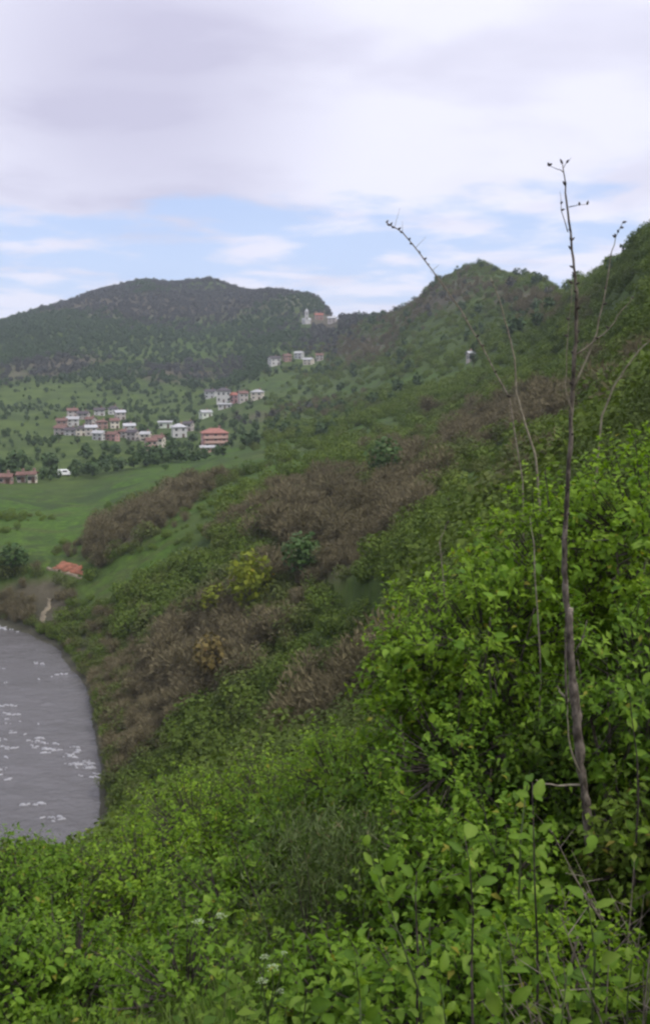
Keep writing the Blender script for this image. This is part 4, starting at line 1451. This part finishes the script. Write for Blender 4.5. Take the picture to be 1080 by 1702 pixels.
BR, MD, DK, YL = M['leaf_bright'], M['leaf_mid'], M['leaf_shaded'], M['leaf_yellow']
NB = [
    (1075, 912, 7.0, 0.95, 0.88, BR, 'tallest bright green bush at the right edge of the photo, right of the bare sapling', 0.060),
    (930, 978, 7.1, 0.82, 0.82, BR, 'bright green bush directly behind the bare sapling, below its upper shoot', 0.058),
    (810, 1070, 6.7, 0.82, 0.76, BR, 'bright green bush left of the bare sapling with tiers of leaves', 0.060),
    (700, 1150, 6.6, 0.44, 0.50, BR, 'small bright bush at the left tip of the right hand bush group', 0.058),
    (1070, 1150, 5.9, 0.70, 0.62, MD, 'mid green bush low at the right edge, under the tallest bush', 0.062),
    (890, 1260, 6.3, 0.75, 0.50, DK, 'deep green shaded bush in the hollow left of the sapling trunk', 0.055),
    (760, 1270, 6.0, 0.62, 0.52, MD, 'mid green bush below the tiered bright bush', 0.055),
    (1000, 1310, 6.6, 0.60, 0.50, DK, 'deep green shaded bush right behind the sapling trunk', 0.055),
    (325, 1385, 8.6, 0.72, 0.62, BR, 'bright green bush rising beside the river, left one of the middle row', 0.052),
    (455, 1360, 8.4, 0.66, 0.62, BR, 'bright green bush in the centre of the middle row', 0.052),
    (570, 1315, 7.9, 0.62, 0.62, BR, 'bright green bush at right end of the middle row, highest there', 0.052),
    (650, 1350, 6.6, 0.55, 0.58, MD, 'mid green bush joining middle row and right hand group', 0.052),
    (240, 1490, 7.6, 0.70, 0.55, BR, 'bright green bush in front of the river bend, second from the left', 0.054),
    (95, 1510, 8.0, 0.66, 0.56, MD, 'mid green bush just under the near water edge', 0.054),
    (-15, 1500, 7.6, 0.58, 0.55, MD, 'mid green bush cut by the left edge of the photo under the river', 0.054),
    (380, 1520, 6.6, 0.66, 0.52, MD, 'mid green bush in the middle of the left foreground', 0.054),
    (480, 1430, 7.2, 0.50, 0.50, MD, 'mid green bush left behind the grey wiry bush', 0.052),
    (120, 1640, 5.6, 0.60, 0.42, MD, 'low green bush in the lower left corner among the grass', 0.056),
    (-10, 1650, 5.6, 0.50, 0.42, MD, 'low green bush cut by the lower left corner', 0.056),
    (310, 1660, 4.9, 0.52, 0.42, MD, 'low green bush below the white flower heads', 0.056),
    (700, 1480, 5.2, 0.52, 0.50, MD, 'green bush behind the broad leaved shoots right of the wiry bush', 0.058),
    (835, 1490, 4.9, 0.46, 0.50, MD, 'green bush behind the tall broad leaved shoot near the sapling', 0.060),
    (1085, 1440, 5.1, 0.36, 0.50, YL, 'yellowish green bush right of the sapling trunk', 0.055),
    (560, 1690, 4.2, 0.45, 0.36, MD, 'low green bush at the bottom edge under the wiry bush', 0.060),
    (740, 1690, 3.8, 0.45, 0.34, MD, 'low green bush at the bottom edge below the broad leaved shoots', 0.062),
    (930, 1680, 3.9, 0.48, 0.36, BR, 'bright low bush at the bottom edge below the sapling', 0.062),
]
for k, (px, py, r, rx, rz, mat, label, lf) in enumerate(NB):
    vol = (rx * rx * rz) ** (2 / 3)
    near_bush(px, py, r, rx, rz, mat, label, 700 + k, lf, clusters=int(130 + 560 * vol * (0.062 / lf) ** 2 * 0.8), per=15, singles=26 if r < 7.5 else 14)

# ---- plants seen leaf by leaf
def shoot(px_b, py_b, r, pts, leaves, L, label, seed, mat_stem='bark_dark', rad=0.006, meshes=None, group='broad leaved shoots in the foreground', spread=1.0, name='broadleaf_shoot'):
    """A young stem (path of (px, py) up from its foot) with broad leaves, each leaf a part."""
    rng = random.Random(seed)
    p0 = at(px_b, py_b, r)
    g = gz(p0.x, p0.y)
    e = empty(name, (p0.x, p0.y, g))
    tag(e, label, 'plant', group)
    o = Vector((p0.x, p0.y, g))
    path = [Vector((0, 0, -0.08))] + [at(a, b, r + rng.uniform(-.05, .05)) - o for a, b in [(px_b, py_b)] + pts]
    n = len(path)
    mb = MB()
    mb.tube(path, [rad * (1 - 0.75 * i / (n - 1)) for i in range(n)], 6)
    mb.build('stem', M[mat_stem], e)
    seg = [(path[i + 1] - path[i]).length for i in range(n - 1)]
    tot = sum(seg)
    leaves = int(leaves * 2.1)
    L = L * 0.86
    for k in range(leaves):
        u = (0.12 + 0.88 * (k + rng.random()) / leaves) * tot
        i = 0
        while i < n - 2 and u > seg[i]:
            u -= seg[i]
            i += 1
        p = path[i].lerp(path[i + 1], min(1, u / seg[i]))
        a = k * 2.4 + rng.uniform(-.5, .5)
        ax = Vector((math.cos(a), math.sin(a), rng.uniform(-0.1, 1.5)))
        LL = L * rng.uniform(0.45, 1.05)
        q = p + ax * LL * 0.25 * spread
        st = q
        put_leaf(e, rng.choice(meshes or LEAF_B), st, ax, Vector((rng.uniform(-.6, .6), rng.uniform(-1.0, .1), 1)), LL)
    return e


shoot(785, 1702, 3.3, [(783, 1600), (786, 1520), (780, 1440), (772, 1390)], 26, 0.105, 'dark stemmed broad leaved shoot in the middle, pale leaves at its tip', 1)
shoot(893, 1640, 3.6, [(892, 1560), (888, 1470), (886, 1380), (884, 1300)], 26, 0.095, 'tallest broad leaved shoot, just left of the sapling trunk', 2)
shoot(694, 1600, 3.5, [(692, 1540), (690, 1490), (692, 1450)], 15, 0.095, 'short shoot with one pale leaf on top, left of the dark stemmed shoot', 3)
shoot(700, 1660, 3.3, [(672, 1580), (645, 1500), (618, 1430)], 24, 0.09, 'yellow green shoot leaning left towards the wiry bush', 4, 'green_stem')
shoot(985, 1660, 3.5, [(988, 1590), (982, 1540), (975, 1490)], 18, 0.10, 'bright broad leaved shoot in front of the foot of the sapling', 5, 'green_stem')
shoot(1060, 1330, 4.8, [(1058, 1260), (1050, 1200), (1045, 1150)], 16, 0.085, 'pale blue green leaved shoot at the right edge, halfway up', 6)
shoot(840, 1720, 3.0, [(836, 1640), (828, 1570)], 18, 0.105, 'low broad leaved shoot at the bottom edge between two stems', 7, 'green_stem')
shoot(600, 1730, 3.1, [(598, 1660), (590, 1590)], 18, 0.10, 'low broad leaved shoot at the bottom edge left of the dark stem', 8, 'green_stem')
shoot(500, 1740, 3.3, [(505, 1690), (510, 1650)], 14, 0.10, 'small broad leaved shoot lowest in the middle of the bottom edge', 9, 'green_stem')
shoot(745, 1740, 2.9, [(738, 1680), (730, 1630)], 16, 0.10, 'low shoot with the largest leaves, at the bottom edge beside the dark stem', 10, 'green_stem')
shoot(930, 1740, 3.0, [(934, 1680), (942, 1620)], 16, 0.10, 'leafy low shoot at the bottom edge right of the tallest shoot', 11, 'green_stem')
shoot(1040, 1740, 3.4, [(1042, 1660), (1050, 1590)], 14, 0.085, 'low shoot at the lower right corner amid dry twigs', 12, 'green_stem')
shoot(372, 1720, 3.8, [(375, 1640), (380, 1580)], 16, 0.085, 'leafy shoot left of the white flower heads near the bottom', 13, 'green_stem')
shoot(865, 1390, 4.3, [(872, 1330), (880, 1280)], 10, 0.07, 'small bright leafed tip beside the sapling trunk, above the tallest shoot', 14, 'green_stem')


def wiry_bush():
    rng = np.random.default_rng(77)
    c = at(560, 1500, 5.2)
    g = gz(c.x, c.y)
    e = empty('wiry_bush', (c.x, c.y, g))
    tag(e, 'dull grey green wiry bush in the shaded middle of the foreground', 'bush')
    n = 11000
    B = np.c_[rng.normal(size=(n, 2)) * np.array([0.34, 0.26]), rng.uniform(0, 1, n) ** 0.8 * (c.z - g + 0.50)]
    B[:, :2] *= (1.15 - 0.5 * np.clip(B[:, 2:3] / 1.2, 0, 1))
    d = np.c_[rng.normal(size=(n, 2)) * 0.5, rng.uniform(0.3, 1.0, n)]
    V, T = blades_np(B, unit(d) * rng.uniform(0.025, 0.075, n)[:, None], rng.uniform(0.0015, 0.005, n), rng)
    fo = link_mesh('foliage', np_mesh('foliage', V, T, np.repeat(np.clip(rng.normal(0.5, 0.22, n), 0, 1), 5)), e, M['wiry'])
    fo['kind'] = 'stuff'
    mb = MB()
    for k in range(26):
        x, y = rng.normal() * 0.1, rng.normal() * 0.1
        q = Vector((x * 3.2, y * 3.2, (c.z - g + 0.5) * rng.uniform(0.6, 1.0)))
        mb.tube([(x, y, -0.1), (x * 2, y * 2, q.z * 0.5), q], [0.008, 0.006, 0.002], 4)
    t = mb.build('branches', M['bark_dark'], e)
    t['kind'] = 'stuff'


wiry_bush()


def umbel_plant(px_b, py_b, r, heads, label, seed):
    rng = random.Random(seed)
    p0 = at(px_b, py_b, r)
    g = gz(p0.x, p0.y)
    o = Vector((p0.x, p0.y, g))
    e = empty('white_flower_plant', o)
    tag(e, label, 'flower', 'white flower heads in the foreground')
    mb = MB()
    foot = p0 - o
    mb.tube([(0, 0, -0.08), foot], [0.006, 0.005], 5)
    for hx, hy, sz in heads:
        q = at(hx, hy, r - 0.05) - o
        mid = foot.lerp(q, 0.5) + Vector((rng.uniform(-.02, .02), 0, 0.02))
        mb.tube([foot, mid, q], [0.004, 0.003, 0.002], 4)
        h = MB()
        R = sz * r / F
        for k in range(34):
            a, u = rng.uniform(0, 6.28), math.sqrt(rng.random())
            x, y, z = R * u * math.cos(a), R * u * math.sin(a) * 0.8, R * 0.55 * (1 - u * u) + rng.uniform(-.2, .2) * R
            s = R * rng.uniform(0.12, 0.22)
            tz = rng.uniform(-.5, .5) * s
            c = q + Vector((x, y, z))
            h.poly([c + Vector((s, 0, tz)), c + Vector((0.3 * s, s, 0)), c + Vector((-s, 0.2 * s, -tz)), c + Vector((-.2 * s, -s, s * 0.6)), c + Vector((0, 0, s * 0.8))],
                   [(0, 1, 4), (1, 2, 4), (2, 3, 4), (3, 0, 4), (3, 2, 1, 0)])
        ho = h.build('flower_head', M['flower'], e)
        ho['kind'] = 'stuff'
    mb.build('stem', M['green_stem'], e)


umbel_plant(445, 1690, 3.6, [(440, 1592, 9), (452, 1610, 11), (436, 1632, 10), (466, 1648, 7), (472, 1585, 6)], 'white flower heads lowest, just right of bottom centre left', 1)
umbel_plant(335, 1640, 5.0, [(330, 1534, 10), (368, 1524, 10), (352, 1540, 7)], 'pair of pale flower heads highest, in the left foreground bushes', 2)


# ---- undergrowth and grass between the bushes
def undergrowth():
    rng = np.random.default_rng(91)
    n = 80000
    a0, a1 = math.radians(-62), math.radians(66)
    r = (rng.uniform(1.5 ** 1.4, 13.0 ** 1.4, n)) ** (1 / 1.4)
    az = rng.uniform(a0, a1, n)
    x, y = r * np.sin(az), r * np.cos(az)
    z = ground(x, y) + np.abs(rng.normal(size=n)) * 0.16 * (0.6 + fbm(x / 0.8, y / 0.8, 3, 5) + 0.5)
    P = np.c_[x, y, z]
    L = rng.uniform(0.03, 0.06, n)
    ax = unit(np.c_[rng.normal(size=(n, 2)), rng.uniform(-.1, .7, n)])
    V, T = leaves_np(P, ax, np.array([0, -0.2, 1.0]) + rng.normal(size=(n, 3)) * 0.35, L, L * rng.uniform(0.5, 0.8, n))
    o = link_mesh('undergrowth', np_mesh('undergrowth', V, T, np.repeat(np.clip(rng.normal(0.42, 0.2, n), 0, 1), 5)), None, M['herb'])
    tag(o, 'low leafy undergrowth filling the ground between the bushes', 'undergrowth', kind='stuff')
    n = 12000
    az = rng.uniform(math.radians(-24), math.radians(-2), n)
    r = rng.uniform(2.4, 6.8, n)
    x, y = r * np.sin(az), r * np.cos(az)
    k = fbm(x / 0.9, y / 0.9, 3, 15) > -0.05
    x, y = x[k], y[k]
    n = len(x)
    B = np.c_[x, y, ground(x, y) - 0.02]
    tip = unit(np.c_[rng.normal(size=(n, 2)) * 0.45, np.ones(n)]) * rng.uniform(0.15, 0.5, n)[:, None]
    V, T = blades_np(B, tip, rng.uniform(0.002, 0.0045, n), rng)
    o = link_mesh('grass', np_mesh('grass', V, T, np.repeat(np.clip(rng.normal(0.45, 0.22, n), 0, 1), 5)), None, M['grass'])
    tag(o, 'fine yellow green grass growing through the lower left foreground', 'grass', kind='stuff')


undergrowth()


# ---------------------------------------------------------------- bare sapling and shoots
def sapling():
    r = 5.0
    k = r / F
    foot = at(992, 1560, r)
    g = gz(foot.x, foot.y)
    o = Vector((foot.x, foot.y, g))
    e = empty('bare_sapling', o)
    tag(e, 'tall thin bare sapling with a cut stem, rising into the sky at right', 'tree')

    def path(L):
        return [at(a, b, r + dz) - o for a, b, dz in L]
    rng = random.Random(3)
    main = [(990, 1540, 0), (986, 1470, 0), (978, 1400, 0), (972, 1330, 0), (964, 1270, 0), (958, 1200, 0), (953, 1150, 0), (948, 1100, 0), (946, 1050, 0), (947, 1015, 0)]
    pts = [Vector((0, 0, -0.15))] + path(main)
    rad = [0.026, 0.0235, 0.0225, 0.022, 0.0215, 0.021, 0.0235, 0.022, 0.0195, 0.0165, 0.0145]
    mb = MB()
    # densify with knots
    P, R = [], []
    for i in range(len(pts) - 1):
        for j in range(5):
            u = j / 5
            P.append(pts[i].lerp(pts[i + 1], u) + Vector((rng.uniform(-1, 1), rng.uniform(-1, 1), 0)) * 0.004)
            R.append((rad[i] * (1 - u) + rad[i + 1] * u) * rng.uniform(0.86, 1.2))
    P.append(pts[-1]); R.append(rad[-1])
    mb.tube(P, R, 10)
    t = mb.build('trunk', M['bark'], e, True)
    top = pts[-1]
    mb = MB(); mb.tube([top + Vector((0, 0, 0.001)), top + Vector((0.002, 0, 0.014))], [0.0155, 0.013], 10)
    mb.build('cut_end', M['cut_wood'], t)
    # leader above the cut, then thinner bare shoots
    L1 = path([(945, 1040, .012), (941, 1000, .015), (938, 950, .02), (938, 880, .03), (944, 790, .03), (949, 700, .02), (953, 620, .02), (957, 555, .02), (958, 500, .02), (954, 445, .02), (947, 385, .02), (940, 320, .02), (934, 272, .02)])
    rr = [0.0165, 0.0155, 0.014, 0.0125, 0.0115, 0.0108, 0.010, 0.0092, 0.0078, 0.0066, 0.0054, 0.0042, 0.002]
    mb = MB()
    P, R = [], []
    for i in range(len(L1) - 1):
        for j in range(4):
            u = j / 4
            P.append(L1[i].lerp(L1[i + 1], u) + Vector((rng.uniform(-1, 1), rng.uniform(-1, 1), 0)) * 0.004)
            R.append((rr[i] * (1 - u) + rr[i + 1] * u) * rng.uniform(0.88, 1.15))
    P.append(L1[-1]); R.append(rr[-1])
    mb.tube(P, R, 7)
    ld = mb.build('leader', M['bark'], e, True)

    def branch(L, r0, mat, nbuds=0, dz=0.0):
        q = path([(a, b, dz) for a, b in L])
        mb = MB()
        Q, R2 = [], []
        for i in range(len(q) - 1):
            for j in range(3):
                Q.append(q[i].lerp(q[i + 1], j / 3) + Vector((rng.uniform(-1, 1), 0, rng.uniform(-1, 1))) * 0.004)
        Q.append(q[-1])
        n = len(Q)
        R2 = [r0 * (1 - 0.75 * i / (n - 1)) for i in range(n)]
        mb.tube(Q, R2, 5)
        b = mb.build('branch', mat, e, True)
        if nbuds:
            add_buds(b, Q, nbuds, 0.010, rng)
    bp, bk = M['bark_pale'], M['bark']
    branch([(957, 590), (985, 570), (1012, 545), (1035, 515), (1050, 495)], 0.0055, bp, 5)
    branch([(952, 650), (972, 600), (990, 555), (1006, 480), (1014, 430), (1022, 395), (1034, 370)], 0.0055, bp, 8)
    branch([(950, 690), (938, 640), (944, 560), (950, 470)], 0.004, bp, 4)
    branch([(943, 385), (932, 350), (930, 318)], 0.003, bk, 2)
    branch([(944, 345), (958, 341), (975, 340)], 0.0028, bk, 2)
    branch([(936, 285), (922, 278), (908, 275)], 0.0024, bk, 2)
    branch([(935, 278), (944, 268), (950, 262)], 0.0020, bk, 1)
    branch([(945, 1165), (930, 1150), (925, 1140)], 0.008, bp)
    branch([(965, 1305), (935, 1306), (905, 1303), (890, 1296)], 0.0075, bp)
    branch([(955, 1085), (968, 1060), (975, 1030)], 0.006, bk, 2)
    branch([(940, 1170), (938, 1100), (939, 1050), (944, 1010)], 0.007, bk, 0, -0.05)
    branch([(962, 1285), (946, 1240), (942, 1190), (944, 1160)], 0.006, bp, 0, -0.05)
    mb = MB()
    for _ in range(40):
        i = rng.randrange(10, len(P))
        c = P[i]
        d = Vector((rng.uniform(-1, 1), rng.uniform(-1, 0.3), rng.uniform(0.2, 1))).normalized()
        mb.tube([c, c + d * 0.014, c + d * 0.026], [0.005, 0.006, 0.001], 5)
    b = mb.build('buds', M['bark_dark'], ld)
    b['kind'] = 'stuff'


def add_buds(parent, Q, n, size, rng):
    mb = MB()
    for k in range(n):
        i = rng.randrange(len(Q) // 4, len(Q))
        d = Vector((rng.uniform(-1, 1), rng.uniform(-1, 1), rng.uniform(0, 1))).normalized()
        mb.tube([Q[i], Q[i] + d * size, Q[i] + d * size * 2.0], [size * 0.5, size * 0.6, size * 0.1], 5)
    b = mb.build('buds', M['bark_dark'], parent)
    b['kind'] = 'stuff'


sapling()


def whip(L, r, r0, mat, label, buds=8, bud=0.012, seed=0, rend=0.25, twigs=0):
    rng = random.Random(seed)
    a, b = L[0]
    p0 = at(a, b, r)
    g = gz(p0.x, p0.y)
    o = Vector((p0.x, p0.y, g))
    e = empty('bare_shoot', o)
    tag(e, label, 'shoot', 'bare shoots above the bushes')
    q = [at(x, y, r) - o for x, y in L]
    Q = [Vector((0, 0, -0.1))] if (p0.z - g) > 0.05 else []
    for i in range(len(q) - 1):
        for j in range(4):
            Q.append(q[i].lerp(q[i + 1], j / 4) + Vector((rng.uniform(-1, 1), 0, rng.uniform(-1, 1))) * 0.003)
    Q.append(q[-1])
    n = len(Q)
    mb = MB()
    mb.tube(Q, [r0 * (1 - (1 - rend) * i / (n - 1)) for i in range(n)], 6)
    s = mb.build('stem', mat, e, True)
    add_buds(s, Q, buds, bud, rng)
    for k in range(twigs):
        i = rng.randrange(n // 2, n - 1)
        d = Vector((rng.uniform(-1, 1), rng.uniform(-.3, .3), rng.uniform(0.2, 1))).normalized() * rng.uniform(0.05, 0.16)
        mb = MB(); mb.tube([Q[i], Q[i] + d * 0.5, Q[i] + d], [r0 * 0.35, r0 * 0.25, r0 * 0.1], 4)
        mb.build('twig', mat, e)


whip([(905, 960), (890, 760), (872, 705), (858, 655), (855, 595), (842, 545), (828, 495), (815, 462)], 8.0, 0.0105, M['bark_pale'], 'pale curving bare shoot standing left of the sapling', 5, 0.008, 1, 0.3)
whip([(870, 980), (868, 800), (845, 660), (800, 575), (765, 515), (718, 450), (690, 412), (668, 386), (642, 370)], 7.8, 0.0055, M['dry'], 'thin arching shoot set with dark buds, reaching far left over the hill', 20, 0.014, 2, 0.8, 5)
whip([(985, 840), (1000, 690), (1018, 645), (1040, 610), (1062, 582), (1095, 552)], 8.0, 0.009, M['bark_pale'], 'pale bare shoot slanting to the right edge of the photo', 5, 0.008, 3, 0.5)
whip([(920, 980), (914, 860), (908, 810), (905, 780)], 7.0, 0.007, M['bark_dark'], 'short reddish bare shoot close left of the sapling leader', 5, 0.008, 4, 0.4)
whip([(898, 1120), (886, 905), (880, 860)], 6.0, 0.005, M['dry'], 'short thin shoot poking from the bush top left of the sapling', 3, 0.007, 5, 0.4)
whip([(742, 1020), (735, 950), (730, 900), (742, 870)], 6.6, 0.005, M['dry'], 'short shoot poking from the bush edge over the dark thicket', 4, 0.012, 6, 0.4, 3)


def dry_tangle(px, py, r, n, w, h, label, seed):
    rng = random.Random(seed)
    c = at(px, py, r)
    g = gz(c.x, c.y)
    e = empty('dry_brushwood', (c.x, c.y, g))
    tag(e, label, 'twigs', 'tangles of dry twigs')
    top = c.z - g + h / 2
    for k in range(n):
        p = Vector((rng.uniform(-w, w) * 0.5, rng.uniform(-.15, .15), rng.uniform(-0.05, 0.12)))
        d = Vector((rng.uniform(-.7, .7), rng.uniform(-.3, .3), 1)).normalized() * top * rng.uniform(0.5, 1.05)
        m = p + d * 0.5 + Vector((rng.uniform(-.05, .05), rng.uniform(-.05, .05), 0))
        mb = MB()
        mb.tube([p, m, p + d], [0.0045, 0.0035, 0.001], 4)
        for _ in range(2):
            q = m.lerp(p + d, rng.random())
            mb.tube([q, q + Vector((rng.uniform(-.12, .12), rng.uniform(-.05, .05), rng.uniform(0, .12)))], [0.002, 0.0008], 3)
        mb.build('twig', M['dry'], e)


dry_tangle(1035, 1630, 3.5, 34, 0.26, 0.40, 'tangle of dry grey twigs in the lower right corner', 1)
dry_tangle(1050, 1480, 4.4, 22, 0.3, 0.4, 'tangle of dry brown twigs right of the sapling foot', 2)
dry_tangle(625, 1400, 5.9, 20, 0.3, 0.5, 'few dry twigs behind the wiry bush', 3)

# ---------------------------------------------------------------- haze
HAZE_DENSITY = 0.00015
mb = MB()
mb.box(-4600, 4600, -4600, 4600, -3.6, 260)
m, t, out = new_mat('haze')
pv = nd(t, 'ShaderNodeVolumePrincipled')
pv.inputs['Color'].default_value = (0.80, 0.89, 1.0, 1)
pv.inputs['Density'].default_value = HAZE_DENSITY
pv.inputs['Anisotropy'].default_value = 0.2
t.links.new(pv.outputs[0], out.inputs['Volume'])
hz = mb.build('haze', m)
tag(hz, 'thin blue haze over the whole valley', 'haze', kind='stuff')
hz.display_type = 'WIRE'
